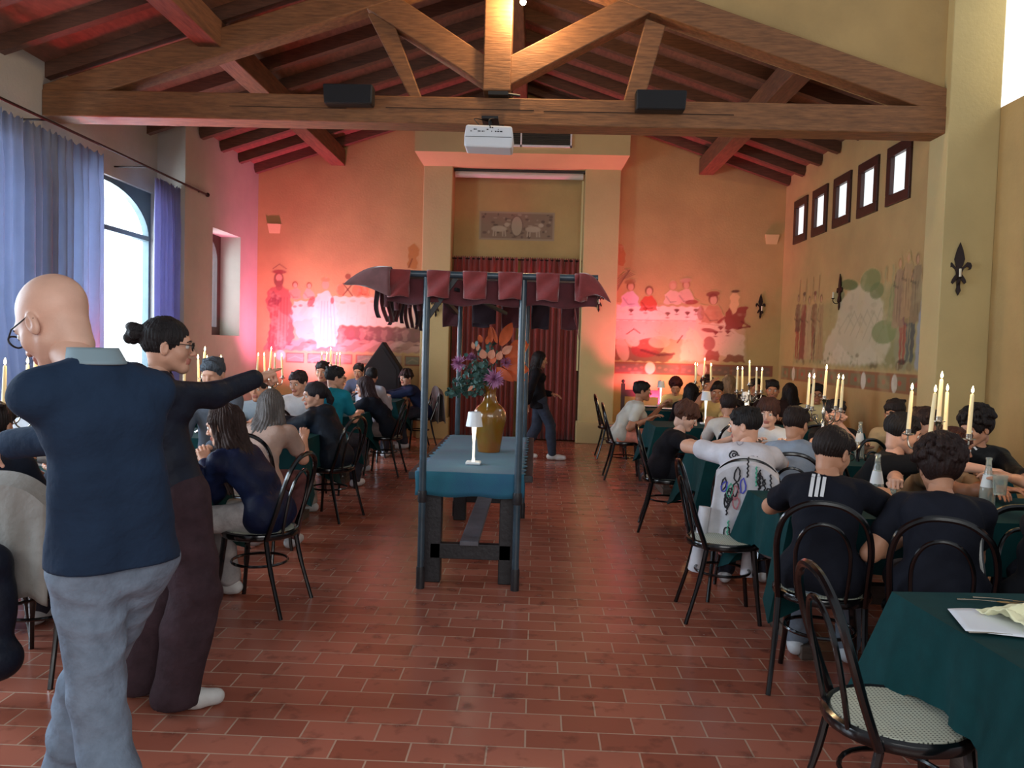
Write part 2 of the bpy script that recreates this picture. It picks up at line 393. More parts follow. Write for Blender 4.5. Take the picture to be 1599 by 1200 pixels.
# small windows high on the right
for k, (y0, y1, z0, z1) in enumerate(RW):
    w = empty('window_%d' % (k + 1), (XR, (y0 + y1) / 2, z0)); struct(w)
    q = MB(); t = .07
    for bx in (((XR - .03, y0 - .04, z0 - .05), (XR + .07, y1 + .04, z0 + t)), ((XR - .03, y0 - .04, z1 - t), (XR + .07, y1 + .04, z1 + .05)),
               ((XR - .03, y0 - .04, z0 + t), (XR + .07, y0 + t, z1 - t)), ((XR - .03, y1 - t, z0 + t), (XR + .07, y1 + .04, z1 - t))): q.box(*bx)
    struct(q.build('window_frame', M_FRAME, w, w.location, bevel=.006))
    q = MB(); q.box((XR + .02, y0 + t, z0 + t), (XR + .026, y1 - t, z1 - t)); struct(q.build('window_pane', mat('daylight_glow_pane', (235, 240, 240), .4, emit=(236, 242, 240), estr=.78), w, w.location))  # pane emission stands in for the bright sky behind the glass
# glazed windows of the left side: rectangular recess, dark frame with arched light
def arch_frame(n, X, y0, y1, z0, z1, fr, spring, bars, d=.08):
    w = empty('window_%d' % n, (X, (y0 + y1) / 2, z0)); struct(w)
    cy = (y0 + y1) / 2; r = (y1 - y0) / 2 - fr; q = MB(); K = 20
    q.box((X - d, y0, z0), (X, y0 + fr, z1)); q.box((X - d, y1 - fr, z0), (X, y1, z1)); q.box((X - d, y0 + fr, z0), (X, y1 - fr, z0 + fr))
    zt = z1 - fr * .5 - spring; ry = z1 - .05 - spring
    arc = [(cy - r * cos(pi * i / K), spring + ry * sin(pi * i / K)) for i in range(K + 1)]
    for (ya, za), (yb, zb_) in zip(arc, arc[1:]):
        q.prism([(ya, za), (yb, zb_), (yb, z1), (ya, z1)], lambda u, v, t: (t, u, v), X - d, X)
    for (kind, a) in bars:
        if kind == 'h': q.box((X - d, y0 + fr, a - .03), (X + .015, y1 - fr, a + .03))
        else: q.box((X - d, a - .025, z0 + fr), (X + .01, a + .025, z1 - .08))
    struct(q.build('window_frame', M_FRAME if n == 9 else M_FRAMEG, w, w.location))
    q = MB(); q.box((X - d * .55, y0 + fr, z0 + fr), (X - d * .5, y1 - fr, z1 - .04)); struct(q.build('window_pane', M_PANE, w, w.location))
    return w
M_FRAMEG = mat('grey_green_frame', (74, 92, 96), .5, var=.15)
arch_frame(6, XLN - .05, 8.25, 10.62, .75, 3.47, .05, 2.86, [('h', 2.86)])
arch_frame(7, XLN - .05, 5.2, 7.62, .75, 3.47, .07, 2.86, [('h', 2.86), ('v', 6.4)])
arch_frame(8, XLN - .05, 2.0, 4.4, .75, 3.47, .07, 2.86, [('h', 2.86), ('v', 3.2)])
arch_frame(9, XL - .32, 11.62, 12.72, 1.62, 3.19, .13, 2.78, [])
# overcast sky beyond the windows
def sky(name, vs, st, c=(0.93, 0.97, 1.0)):
    m = bpy.data.materials.new(name + '_glow'); m.use_nodes = True; nt = m.node_tree; nt.nodes.clear()
    e = nt.nodes.new('ShaderNodeEmission'); e.inputs[0].default_value = (*c, 1); e.inputs[1].default_value = st
    o = nt.nodes.new('ShaderNodeOutputMaterial'); nt.links.new(e.outputs[0], o.inputs[0])
    q = MB(); q.add(vs, [(0, 1, 2, 3)]); return struct(q.build(name, m))
sky('sky_left', [(-9, 0, -.5), (-9, 32, -.5), (-9, 32, 9), (-9, 0, 9)], 3.2)
sky('sky_right', [(7.2, 7.9, 0), (7.2, 16, 0), (7.2, 16, 8), (7.2, 7.9, 8)], 1.5)
# ================================================================== furniture builders
def arc3(a, b, c, n):   # smooth curve through control points (Catmull-Rom helper below)
    return [a.lerp(b, t / n) for t in range(n + 1)]
def spline(P, n=6, closed=False):
    P = [V(p) for p in P]; out = []; k = len(P)
    for i in range(k if closed else k - 1):
        p0 = P[(i - 1) % k] if closed or i > 0 else P[0] * 2 - P[1]
        p1 = P[i]; p2 = P[(i + 1) % k]
        p3 = P[(i + 2) % k] if closed or i + 2 < k else P[k - 1] * 2 - P[k - 2]
        for j in range(n):
            t = j / n
            out.append(0.5 * ((2 * p1) + (p2 - p0) * t + (2 * p0 - 5 * p1 + 4 * p2 - p3) * t * t + (3 * p1 - p0 - 3 * p2 + p3) * t ** 3))
    if not closed: out.append(P[-1])
    return out

def make_chair():
    r = empty('bentwood_chair', (0, 0, 0))
    b = MB(); b.tube([(.205 * cos(a), .205 * sin(a), .445) for a in [2 * pi * k / 28 for k in range(28)]], .022, 8, closed=True, flat=(.8, 1)); b.build('seat_ring', M_CHAIR, r, smooth=True)
    b = MB(); b.lathe([(.195, .446), (.19, .464), (.1, .461), (.001, .458)], n=28); b.build('cane_seat', M_CANE, r, smooth=True)
    o = spline([(-.185, -.13, .43), (-.192, -.185, .58), (-.195, -.23, .72), (-.165, -.26, .83), (-.09, -.275, .893), (0, -.28, .91), (.09, -.275, .893), (.165, -.26, .83), (.195, -.23, .72), (.192, -.185, .58), (.185, -.13, .43)], 4)
    b = MB(); b.tube(o, .0145, 8); b.build('back_frame', M_CHAIR, r, smooth=True)
    o = spline([(-.10, -.185, .45), (-.112, -.212, .58), (-.11, -.238, .70), (-.07, -.258, .785), (0, -.266, .815), (.07, -.258, .785), (.11, -.238, .70), (.112, -.212, .58), (.10, -.185, .45)], 4)
    b = MB(); b.tube(o, .0095, 8); b.build('inner_bow', M_CHAIR, r, smooth=True)
    for s in (-1, 1):
        b = MB(); b.tube(spline([(.185 * s, -.13, .43), (.19 * s, -.165, .25), (.205 * s, -.235, .0)], 4), [.0145] * 5 + [.012] * 4, 8); b.build('leg', M_CHAIR, r, smooth=True)
        b = MB(); b.tube(spline([(.135 * s, .145, .44), (.155 * s, .165, .22), (.175 * s, .19, .0)], 4), [.0175] * 5 + [.013] * 4, 8); b.build('leg', M_CHAIR, r, smooth=True)
    b = MB(); b.tube([(.158 * cos(a), .158 * sin(a), .27) for a in [2 * pi * k / 24 for k in range(24)]], .0085, 6, closed=True); b.build('hoop_stretcher', M_CHAIR, r, smooth=True)
    return r
CHAIR0 = None
def place_chair(x, y, ang, label, group='black bentwood chairs at the long tables'):
    """ang: the way the sitter faces, degrees from straight down the hall, clockwise"""
    global CHAIR0
    if CHAIR0 is None: CHAIR0 = o = make_chair()
    else: o = copy_tree(CHAIR0)
    o.location = (x, y, 0); o.rotation_euler = (0, 0, -radians(ang)); tag(o, label, 'chair', group); return o

def make_table(cx, cy, lx, ly, name_label, cloth_label, over=.27, corner=.50, rot=0.0, seed=0, group='dining tables'):
    rz = radians(rot)
    t = empty('dining_table', (cx, cy, 0), rz, 'heavy wooden trestle table ' + name_label, 'table', group)
    M_T = mat('worn_oak', (92, 76, 66), .7, var=.45, scale=7, bump=.3, bscale=30, stretch=(1, 1, 4))
    b = MB(); b.box((-lx / 2, -ly / 2, .70), (lx / 2, ly / 2, .745)); b.build('tabletop', M_T, t, bevel=.004)
    for s in (-1, 1):
        b = MB(); x = s * (lx / 2 - .16); b.box((x - .035, -.20, .06), (x + .035, .20, .70)); b.box((x - .05, -.30, 0), (x + .05, .30, .07)); b.build('trestle', M_T, t, bevel=.006)
    b = MB(); b.box((-lx / 2 + .19, -.04, .22), (lx / 2 - .19, .04, .32)); b.build('stretcher', M_T, t)
    rr = random.Random(seed); ph = [rr.uniform(0, 6.28) for _ in range(4)]
    NX, NY = 40, 16; per = []
    x1, y1 = lx / 2 + .004, ly / 2 + .004
    for i in range(NX): per.append((-x1 + 2 * x1 * i / NX, -y1, 0, -1, min(i, NX - i) / NX * 2 * x1))
    for i in range(NY): per.append((x1, -y1 + 2 * y1 * i / NY, 1, 0, min(i, NY - i) / NY * 2 * y1))
    for i in range(NX): per.append((x1 - 2 * x1 * i / NX, y1, 0, 1, min(i, NX - i) / NX * 2 * x1))
    for i in range(NY): per.append((-x1, y1 - 2 * y1 * i / NY, -1, 0, min(i, NY - i) / NY * 2 * y1))
    n = len(per); rows = 7; b = MB(); vs = []
    for k in range(rows + 1):
        u = k / rows
        for i, (x, y, nx, ny, dc) in enumerate(per):
            if dc < 1e-6:
                px_, py_ = per[i - 1][2:4]; nx, ny = (nx + px_) , (ny + py_)
            c = max(0, 1 - dc / .20); drop = over + (corner - over) * c ** 1.3
            wv = .018 * sin(i * .85 + ph[0]) + .012 * sin(i * 1.7 + ph[1])
            out = u * (.018 + wv * (1 - c) + .11 * c)
            tw = 0.0
            vs.append((x + nx * out + tw, y + ny * out, .752 - (drop * u if u > 0 else 0) + (.0 if k else 0)))
    fs = [tuple(range(n))]
    for k in range(rows):
        for i in range(n): fs.append((k * n + i, (k + 1) * n + i, (k + 1) * n + (i + 1) % n, k * n + (i + 1) % n))
    b.add(vs, fs)
    c = b.build('tablecloth', M_GREEN, None, smooth=True); c.location = (cx, cy, 0); c.rotation_euler = (0, 0, rz)
    tag(c, cloth_label, 'tablecloth', 'green tablecloths')
    return t

def make_candle(x, y, z, L, tilt, label, group, lit=True):
    r = empty('taper_candle', (x, y, z)); r.rotation_euler = tilt; tag(r, label, 'candle', group)
    b = MB(); b.lathe([(.0115, 0), (.0105, L * .6), (.009, L - .006), (.006, L), (.001, L + .001)], n=12); b.build('wax_stick', M_WAX, r, smooth=True)
    b = MB(); b.lathe([(.0008, L), (.0008, L + .008), (.0008, L + .009)], n=5); b.build('wick', M_BLACK, r)
    b = MB(); b.lathe([(.001, L + .005), (.0055, L + .011), (.007, L + .018), (.005, L + .029), (.0008, L + .043)], n=10); b.build('flame', M_FLAME, r, smooth=True)
    return r
def make_candelabrum(x, y, rot, where, watts=7.0, lean=(0, 0)):
    r = empty('candelabrum', (x, y, .755), radians(rot), 'five-armed silver candelabrum with lit candles on ' + where, 'candelabrum', 'silver candelabra on the long tables')
    b = MB(); b.lathe([(.062, 0), (.064, .008), (.05, .016), (.022, .03), (.014, .05), (.012, .10), (.02, .12), (.011, .14), (.010, .20), (.02, .225), (.011, .25), (.009, .33), (.018, .36), (.010, .38), (.009, .43), (.02, .45), (.008, .455)], n=16)
    b.build('stem', M_SILVER, r, smooth=True)
    b = MB(); b.lathe([(.012, .452), (.034, .462), (.034, .466), (.016, .468), (.016, .49), (.012, .49)], n=14); b.build('candle_cup', M_SILVER, r, smooth=True)
    tips = [(0, 0, .488)]
    for k in range(4):
        a = pi / 2 * k; c, s = cos(a), sin(a)
        p = spline([(q * c, q * s, z) for q, z in ((.008, .30), (.045, .265), (.085, .285), (.10, .325), (.07, .335), (.09, .30), (.135, .305), (.15, .345), (.15, .37))], 4)
        b = MB(); b.tube(p, .0048, 6); b.build('arm', M_SILVER, r, smooth=True)
        b = MB(); b.lathe([(.010, .37), (.034, .378), (.034, .382), (.015, .384), (.015, .408), (.011, .408)], c=(.15 * c, .15 * s, 0), n=14); b.build('candle_cup', M_SILVER, r, smooth=True)
        tips.append((.15 * c, .15 * s, .406))
    R = Matrix.Rotation(radians(rot), 3, 'Z'); rr = random.Random(int(x * 100 + y * 10))
    P = [R @ V(t) + V((x, y, .755)) for t in tips]
    nm = ['central']; names = {}
    order = sorted(range(1, 5), key=lambda i: P[i].x)
    pos = {0: 'middle and tallest', order[0]: 'first from the left', order[1]: 'second from the left', order[2]: 'second from the right', order[3]: 'first from the right'}
    for i, p in enumerate(P):
        lab = 'lit ivory candle on %s, %s' % (where, 'tallest, in the middle' if i == 0 else pos[i] + ' outer one')
        make_candle(p.x, p.y, p.z, .205 if i == 0 else .215, (rr.uniform(-.05, .05), rr.uniform(-.06, .06), 0), lab, 'lit candles on ' + where)
    light('candle_glow', 'POINT', (x, y, 1.52), watts, (1.0, .62, .28), .10)
    return r
def make_lamp(x, y, z, label, w=3.0, h=.37):
    r = empty('table_lamp', (x, y, z), 0, label, 'table lamp', 'small cordless table lamps')
    M_L = mat('lit_lamp_stem', (250, 248, 238), .4, emit=(255, 240, 205), estr=1.6)  # emission stands in for the shade's downlight falling on the stem
    b = MB(); b.box((-.052, -.052, 0), (.052, .052, .018)); b.build('base', M_WHITE, r, bevel=.008)
    b = MB(); b.lathe([(.012, .018), (.0075, .05), (.0085, .15), (.018, h - .095)], n=14); b.build('stem', M_L, r, smooth=True)
    b = MB(); b.lathe([(.058, h - .1), (.044, h - .005), (.042, h), (.001, h)], n=28); b.lathe([(.054, h - .1), (.0545, h - .1)], n=28)
    b.build('lamp_shade', M_WHITE, r, smooth=True)
    b = MB(); b.lathe([(.030, h - .098), (.036, h - .094), (.030, h - .090)], n=16); b.build('led_ring', mat('led_glow', (255, 240, 200), .4, emit=(255, 222, 160), estr=30), r)
    light('lamp_light', 'SPOT', (x + .0, y, z + h - .10), w, (1.0, .86, .62), .03, V((x, y, z)), spot_size=radians(150), spot_blend=.6)
    return r
def make_bottle(x, y, z, label, glass=(210, 225, 215)):
    r = empty('water_bottle', (x, y, z), 0, label, 'bottle', 'clear glass water bottles')
    b = MB(); b.lathe([(.036, 0), (.038, .01), (.038, .10), (.034, .14), (.022, .20), (.0145, .24), (.013, .275), (.0155, .278), (.0155, .288), (.012, .29), (.010, .27), (.030, .14), (.034, .10), (.034, .012)], n=22)
    b.build('bottle_body', mat('bottle_glass', (232, 240, 232), .05, trans=.85), r, smooth=True)
    b = MB(); b.lathe([(.0345, .135), (.0352, .134), (.0235, .198), (.0225, .20)], n=22); b.build('paper_label', mat('bottle_label', (214, 216, 214), .6), r, smooth=True)
    return r
def make_glass(x, y, z, label, g='glasses on the tables', R=.034, H=.09):
    b = MB(); b.lathe([(R * .8, 0), (R, H), (R - .002, H), (R * .8 - .002, .006)], n=20)
    o = b.build('tumbler', mat('bottle_glass'), None, smooth=True); o.location = (x, y, z); return tag(o, label, 'glass', g)
def make_plate(x, y, z, label, r=.12, g='plates on the tables'):
    b = MB(); b.lathe([(r * .6, 0), (r, .015), (r, .018), (r * .62, .005), (.001, .004)], n=28)
    o = b.build('plate', M_WHITE, None, smooth=True); o.location = (x, y, z); return tag(o, label, 'plate', g)

# ------------------------------------------------------------------ the long tables
TZ = .755
RT = [(2.42, 2.47, 2.3, .72, 4.0), (2.38, 4.38, 2.2, .74, 1.0), (2.38, 6.32, 2.2, .74, 0), (2.40, 8.95, 2.2, .74, 0), (2.40, 11.3, 2.1, .74, 0)]
RN = ['nearest the camera on the right', 'second from the camera on the right', 'third from the camera on the right', 'fourth from the camera on the right', 'at the back on the right']
for i, (cx, cy, lx, ly, rot) in enumerate(RT):
    make_table(cx, cy, lx, ly, RN[i], ['dark green tablecloth with pointed corners, bare but for a place setting, nearest right table', 'dark green tablecloth under two bottles and the near right candelabrum', 'dark green tablecloth behind the graphic-shirted boy', 'dark green tablecloth on the right table beside the boy in peach shorts', 'dark green tablecloth on the right table against the end wall'][i], rot=rot, seed=i)
LT = [(-2.92, 4.38, 2.1, .74, 0), (-2.92, 6.72, 2.1, .74, 0), (-2.95, 9.0, 2.0, .74, 0), (-2.95, 11.5, 2.0, .74, 0)]
LN = ['nearest the camera on the left', 'second from the camera on the left', 'third from the camera on the left', 'at the back on the left']
for i, (cx, cy, lx, ly, rot) in enumerate(LT):
    make_table(cx, cy, lx, ly, LN[i], ['dark green tablecloth on the left table behind the bald man', 'dark green tablecloth beside the girl in the black hoodie', 'dark green tablecloth beside the long-haired girl in the black shirt', 'dark green tablecloth on the left table against the end wall'][i], rot=rot, seed=i + 9)
for (x, y, rot, wh) in ((2.20, 4.42, 50, 'the second right table'), (2.28, 6.38, 35, 'the third right table'), (2.37, 8.95, 15, 'the fourth right table'), (2.35, 11.3, 35, 'the rear right table'),
                        (-2.82, 4.42, 45, 'the nearest left table'), (-2.83, 6.72, 35, 'the second left table'), (-3.02, 9.0, 40, 'the third left table'), (-2.97, 11.5, 42, 'the rear left table')):
    make_candelabrum(x, y, rot, wh)
make_lamp(*atZ(1031, 634, TZ).to_tuple()[:2], TZ, 'small white lamp on the rear right table, beside the plates')
make_lamp(1.92, 9.05, TZ, 'small white lamp on the fourth right table, above the brown-haired boy')
make_lamp(2.42, 9.25, TZ, 'small white lamp behind the candelabrum on the fourth right table')
make_lamp(2.12, 6.55, TZ, 'small white lamp left of the candelabrum on the third right table')
p = atZ(1367, 794, TZ); make_bottle(p.x, p.y, TZ, 'pale glass bottle beside a tumbler, right of the boy with striped shirt')
p = atZ(1540, 800, TZ); make_bottle(p.x, p.y, TZ, 'pale glass bottle near the hand that holds a glass')
p = atZ(1341, 716, TZ); make_bottle(p.x, p.y, TZ, 'clear glass bottle near the boy with clasped hands')
p = atZ(1262, 680, TZ)
make_glass(*atZ(1377, 798, TZ).to_tuple()[:2], TZ, 'lit tumbler standing against the pale bottle on the second right table')
make_glass(*atZ(1388, 790, TZ).to_tuple()[:2], TZ, 'small tumbler right of the bottle on the second right table')
for q, l in (((1200, 757), 'white plate at the aisle end of the second right table'), ((1425, 806), 'white plate at the curly-haired boy in navy'), ((1120, 668), 'white plate at the aisle end of the third right table'), ((1045, 640), 'white plate by the small lamp on the rear right table'), ((1015, 636), 'white bowl-edged plate at the aisle end of the rear right table'),
             ((455, 676), 'white plate before the girl in the black hoodie'), ((545, 636), 'white plate before the long-haired girl in black'), ((1465, 800), 'white plate deep on the second right table')):
    p = atZ(*q, TZ); make_plate(p.x, p.y, TZ, l)
# place setting on the nearest table
p = atZ(1562, 960, TZ)
b = MB(); R = Matrix.Rotation(radians(-8), 3, 'Z')
b.grid(lambda u, v: V((u * .30, v * .21 * (1 - .0 * u), .004 + .010 * sin(u * 5) * v)), 14, 8)
o = b.build('paper_placemat', mat('white_paper', (226, 230, 236), .7), None, smooth=True, solid=.0015); o.location = atZ(1502, 985, TZ) + V((0, -.02, .002)); o.rotation_euler = (0, 0, radians(-14)); tag(o, 'white paper place mat on the nearest right table', 'place mat')
b = MB(); rr = random.Random(3)
b.grid(lambda u, v: V(((u - .5) * .2, (v - .5) * .17, .012 + .035 * abs(sin(u * 7 + v * 3)) * (1 - abs(2 * v - 1)) + .012 * sin(v * 11 + u * 4) ** 2)), 22, 18)
o = b.build('napkin', mat('cream_napkin', (236, 232, 190), .8), None, smooth=True, solid=.002); o.location = atZ(1588, 975, TZ) + V((.02, .0, .006)); o.rotation_euler = (0, 0, radians(25)); tag(o, 'crumpled cream paper napkin on the white place mat', 'napkin')
def cutlery(kind, p, ang, label):
    b = MB(); b.tube([(0, 0, .004), (.06, 0, .007), (.12, 0, .006)], [.005, .0035, .003], 6, flat=(1.0, .5))
    r = empty(kind, p, ang, label, kind, 'cutlery on the nearest right table')
    b.build('handle', M_SILVER, r, smooth=True); b = MB()
    if kind == 'knife': b.prism([(.12, -.004), (.20, -.007), (.215, -.002), (.205, .007), (.12, .005)], lambda u, v, t: (u, v, t), .003, .005); b.build('blade', M_SILVER, r)
    else:
        b.prism([(.12, -.003), (.135, -.010), (.16, -.011), (.16, .011), (.135, .010), (.12, .003)], lambda u, v, t: (u, v, t), .004, .006); b.build('fork_head', M_SILVER, r)
        b = MB()
        for k in range(4): b.box((.16, -.010 + k * .0058, .004), (.195, -.0075 + k * .0058, .006))
        b.build('tines', M_SILVER, r)
    return r
cutlery('fork', atZ(1494, 938, TZ), radians(-8), 'silver fork laid beyond the white place mat')
cutlery('knife', atZ(1512, 990, TZ), radians(-6), 'silver knife laid in front of the white place mat')
cutlery('knife', atZ(1500, 937, TZ) + V((.05, .02, 0)), radians(-12), 'silver knife laid beside the fork beyond the place mat')
# empty chairs
place_chair(1.14, 2.45, 90, 'empty cane-seated chair in the right foreground at the nearest table')
place_chair(1.14, 4.74, 92, 'empty cane-seated chair at the aisle end of the second right table')
place_chair(1.14, 11.62, 90, 'empty bentwood chair farthest back in the right aisle, beside the pilaster')
place_chair(-1.62, 6.9, 160, 'empty bentwood chair with bright window gleam beside the girl in the hoodie') if False else None

# ------------------------------------------------------------------ the market-stall table in the aisle
A = empty('serving_table', (-.39, 6.2, 0), 0, 'long dark wooden table in the middle of the aisle under the canopy', 'table')
b = MB(); b.box((-.80, 5.10, .69), (-.00, 7.32, .735)); b.build('tabletop', M_DKWOOD, A, A.location, bevel=.004)
for x in (-.645, -.155):
    for y in (5.22, 7.12): b = MB(); b.box((x - .055, y - .05, 0), (x + .055, y + .05, .69)); b.build('leg', M_DKWOOD, A, A.location, bevel=.006)
for y in (5.20, 7.12): b = MB(); b.box((-.66, y - .03, .16), (-.13, y + .03, .26)); b.build('rail', M_DKWOOD, A, A.location, bevel=.004)
for x in (-.645, -.155): b = MB(); b.box((x - .03, 5.2, .60), (x + .03, 7.15, .69)); b.build('apron', M_DKWOOD, A, A.location)
b = MB(); b.box((-.46, 5.12, .262), (-.34, 7.2, .292)); b.build('foot_plank', mat('grey_plank', (92, 90, 98), .6, var=.3, scale=8, bump=.2, bscale=30), A, A.location, bevel=.003)
b = MB()
def acloth(u, v):
    x = -.755 + u * .70 + .004 * sin(v * 60) * (1 if u in (0, 1) else 0)
    s = v * 2.34
    if s < .16: return V((x, 5.085 - .004 * sin(u * 9), .742 - .155 * (1 - s / .16) + .006 * sin(u * 14) * (1 - s / .16)))
    return V((x + (.012 * sin(v * 90) if u < .01 or u > .99 else 0), 5.085 + (s - .16), .742 + .0015 * sin(u * 5 + v * 8)))
b.grid(acloth, 24, 70)
M_TEAL = mat('teal_runner', (24, 104, 124), .75, var=.3, scale=3.5, col2=(30, 84, 118), bump=.2, bscale=200, sheen=.1)
o = b.build('table_runner', M_TEAL, None, smooth=True, solid=.004); tag(o, 'teal cloth spread over the aisle table, hanging down at its near end', 'tablecloth')
p = atZ(739, 725, .745); make_lamp(p.x, p.y, .746, 'small white lamp glowing on the teal cloth before the vase', 5.0, .36)
M_POLE = mat('slate_blue_pole', (52, 70, 82), .38, var=.35, scale=10, coat=.3)
M_VEL = mat('red_velvet', (132, 44, 44), .85, var=.3, scale=9, bump=.2, bscale=60, sheen=.6)
M_MAR = mat('maroon_velvet', (84, 26, 34), .85, var=.3, scale=9, bump=.2, bscale=60, sheen=.4)
M_DPUR = mat('dark_plum_cloth', (46, 22, 36), .85, var=.3, scale=9, sheen=.3)
C = empty('stall_canopy', (-.39, 6.1, 0), 0, 'medieval stall canopy of red velvet flaps on four slate-blue poles', 'canopy')
for x, y in ((-.70, 5.04), (-.095, 5.06), (-.70, 7.26), (-.09, 7.26)):
    b = MB(); b.lathe([(.023, .10), (.023, 1.98)], c=(x, y, 0), n=14); b.build('pole', M_POLE, C, C.location, smooth=True)
    for pr in ([(.028, 0), (.028, .13), (.026, .14)], [(.027, .555), (.029, .56), (.029, .62), (.027, .63)]): b = MB(); b.lathe(pr, c=(x, y, 0), n=14); b.build('pole_sleeve', M_DKWOOD, C, C.location, smooth=True)
CX0, CX1, CZ = -.99, .37, 2.0
for y in (5.04, 7.26): b = MB(); b.tube([(CX0, y, CZ), (CX1, y, CZ)], .022, 10); b.build('canopy_bar', M_POLE, C, C.location, smooth=True)
for x in (CX0 + .02, CX1 - .02): b = MB(); b.tube([(x, 5.04, CZ), (x, 7.26, CZ)], .02, 10); b.build('canopy_bar', M_POLE, C, C.location, smooth=True)
b = MB(); b.beam((-.68, 5.1, 1.93), (-.60, 5.9, 1.80), .03, .03); b.beam((-.70, 5.06, 1.72), (-.52, 5.06, 1.98), .03, .03); b.beam((-.52, 5.04, 1.91), (-.22, 5.6, 1.79), .02, .02); b.build('brace', M_DKWOOD, C, C.location)
b = MB(); b.grid(lambda u, v: V((CX0 + u * (CX1 - CX0), 5.04 + v * 2.22, CZ + .012 - .05 * sin(pi * v) * sin(pi * u) )), 16, 16); b.build('canopy_cloth', M_MAR, C, C.location, smooth=True, solid=.006)
def flap(x0, x1, y, z0, z1, m, name='flap', bulge=.02, dirn=-1, ysh=0):
    b = MB()
    b.grid(lambda u, v: V((x0 + (x1 - x0) * u - (u - .5) * .012 * v, y + dirn * (.026 + bulge * sin(pi * u) * v + .012 * sin(v * 7 + u * 5)), z0 + .022 - (z0 - z1 + .022) * v + .005 * sin(u * 6 + x0 * 9) * v)), 10, 12)
    return b.build(name, m, C, C.location, smooth=True, solid=.005)
for a, c_ in ((605, 641), (667, 703), (723, 761), (778, 816), (837, 874), (897, 919)):
    xa = atY(a, 440, 5.02).x; xb = atY(c_, 440, 5.02).x
    flap(xa, xb, 5.03, CZ, CZ - .145 - .012 * random.random(), M_VEL)
b = MB(); b.grid(lambda u, v: V((CX0 + .03 + u * (CX1 - CX0 - .03), 5.06 + .02 * sin(u * 22) * v, CZ - .03 - v * (.145 + .02 * sin(u * 13) ** 2))), 60, 8); b.build('inner_valance', M_MAR, C, C.location, smooth=True, solid=.004)
for k in range(5):
    xa = CX0 + .12 + k * .27; flap(xa, xa + .17, 7.27, CZ, CZ - .27, M_DPUR if k % 2 else M_MAR, 'rear_flap', .01, 1)
flap(CX0 + .40, CX0 + .62, 7.24, CZ, CZ - .24, M_DPUR, 'rear_flap', .01, -1)
# left side: plum flap whose lower half is cut into ribbons
b = MB(); b.grid(lambda u, v: V((CX0 - .02 - .015 * sin(u * 20), 5.02 + u * 2.2, CZ + .02 - v * .11)), 24, 5); b.build('side_flap', M_DPUR, C, C.location, smooth=True, solid=.005)
for k in range(13):
    y0 = 5.02 + k * .168; L = .20 + .05 * random.random(); w = .075 + .03 * random.random(); c0 = random.uniform(-.02, .03)
    b = MB(); b.grid(lambda u, v: V((CX0 - .035 + u * .026 * (1 - .15 * v) - .03 * sin(v * 3 + k) * v - c0 * v, y0 + u * w * .3 + .03 * sin(k * 2.1) * v, CZ - .08 - v * L)), 2, 8)
    b.build('ribbon', M_MAR if k % 3 else M_DPUR, C, C.location, smooth=True, solid=.004)
for k in range(4):
    x0 = CX0 + .0 + k * .075
    b = MB(); b.grid(lambda u, v: V((x0 + u * .028 + .012 * sin(k * 3 + v * 3) * v, 5.10 + .02 * v, CZ - .08 - v * (.13 + .02 * (k % 2)))), 2, 8); b.build('ribbon', M_MAR, C, C.location, smooth=True, solid=.004)
# pointed jester ends
def cone_end(P0, ax, L, r, name, curl=0, m=M_VEL):
    b = MB(); n = 14; rows = 12
    def fn(u, v):
        a = 2 * pi * u; rr_ = r * (1 - v) ** .8 * (1 + .12 * sin(a * 3 + v * 4))
        base = V(P0) + V(ax) * (L * v) + V((0, 0, -curl * v * v + .018 * sin(pi * v)))
        return base + V((0, cos(a) * rr_ * .6, sin(a) * rr_))
    b.grid(fn, n, rows); return b.build(name, m, C, C.location, smooth=True, solid=.004)
M_FLARE = mat('brown_velvet', (112, 66, 66), .8, var=.3, scale=10, sheen=.5)
cone_end((CX0 + .07, 5.0, CZ - .05), (-1, 0, 0), .30, .095, 'pointed_end', .03, M_FLARE)
cone_end((CX1 - .12, 5.0, CZ - .05), (1, 0, 0), .20, .085, 'pointed_end', .10)
cone_end((CX1 - .04, 7.3, CZ - .10), (.2, 0, -1), .26, .06, 'pointed_end', 0)
# vase
VP0 = atZ(764, 704, .746)
v = empty('ceramic_vase', (VP0.x, 6.15, .747), 0, 'tall ochre glazed vase with small handles on the teal cloth', 'vase')
M_VASE = mat('ochre_glaze', (128, 100, 34), .16, var=.45, scale=7, col2=(140, 78, 30), coat=.8, bump=.1, bscale=40)
prof = [(.085, 0), (.088, .01), (.095, .06), (.105, .14), (.122, .22), (.128, .27), (.122, .31), (.10, .345), (.07, .37), (.052, .40), (.044, .44), (.045, .48), (.058, .505), (.060, .51), (.052, .505), (.038, .46)]
b = MB(); b.lathe([(r, z) for r, z in prof], n=36); b.build('vase_body', M_VASE, v, smooth=True)
for a in (-.35, 2.8):
    c, s = cos(a - 1.35), sin(a - 1.35)
    b = MB(); b.tube(spline([(q * c, q * s, z) for q, z in ((.046, .465), (.075, .47), (.092, .43), (.09, .37), (.103, .325))], 5), .009, 8); b.build('handle', M_VASE, v, smooth=True)
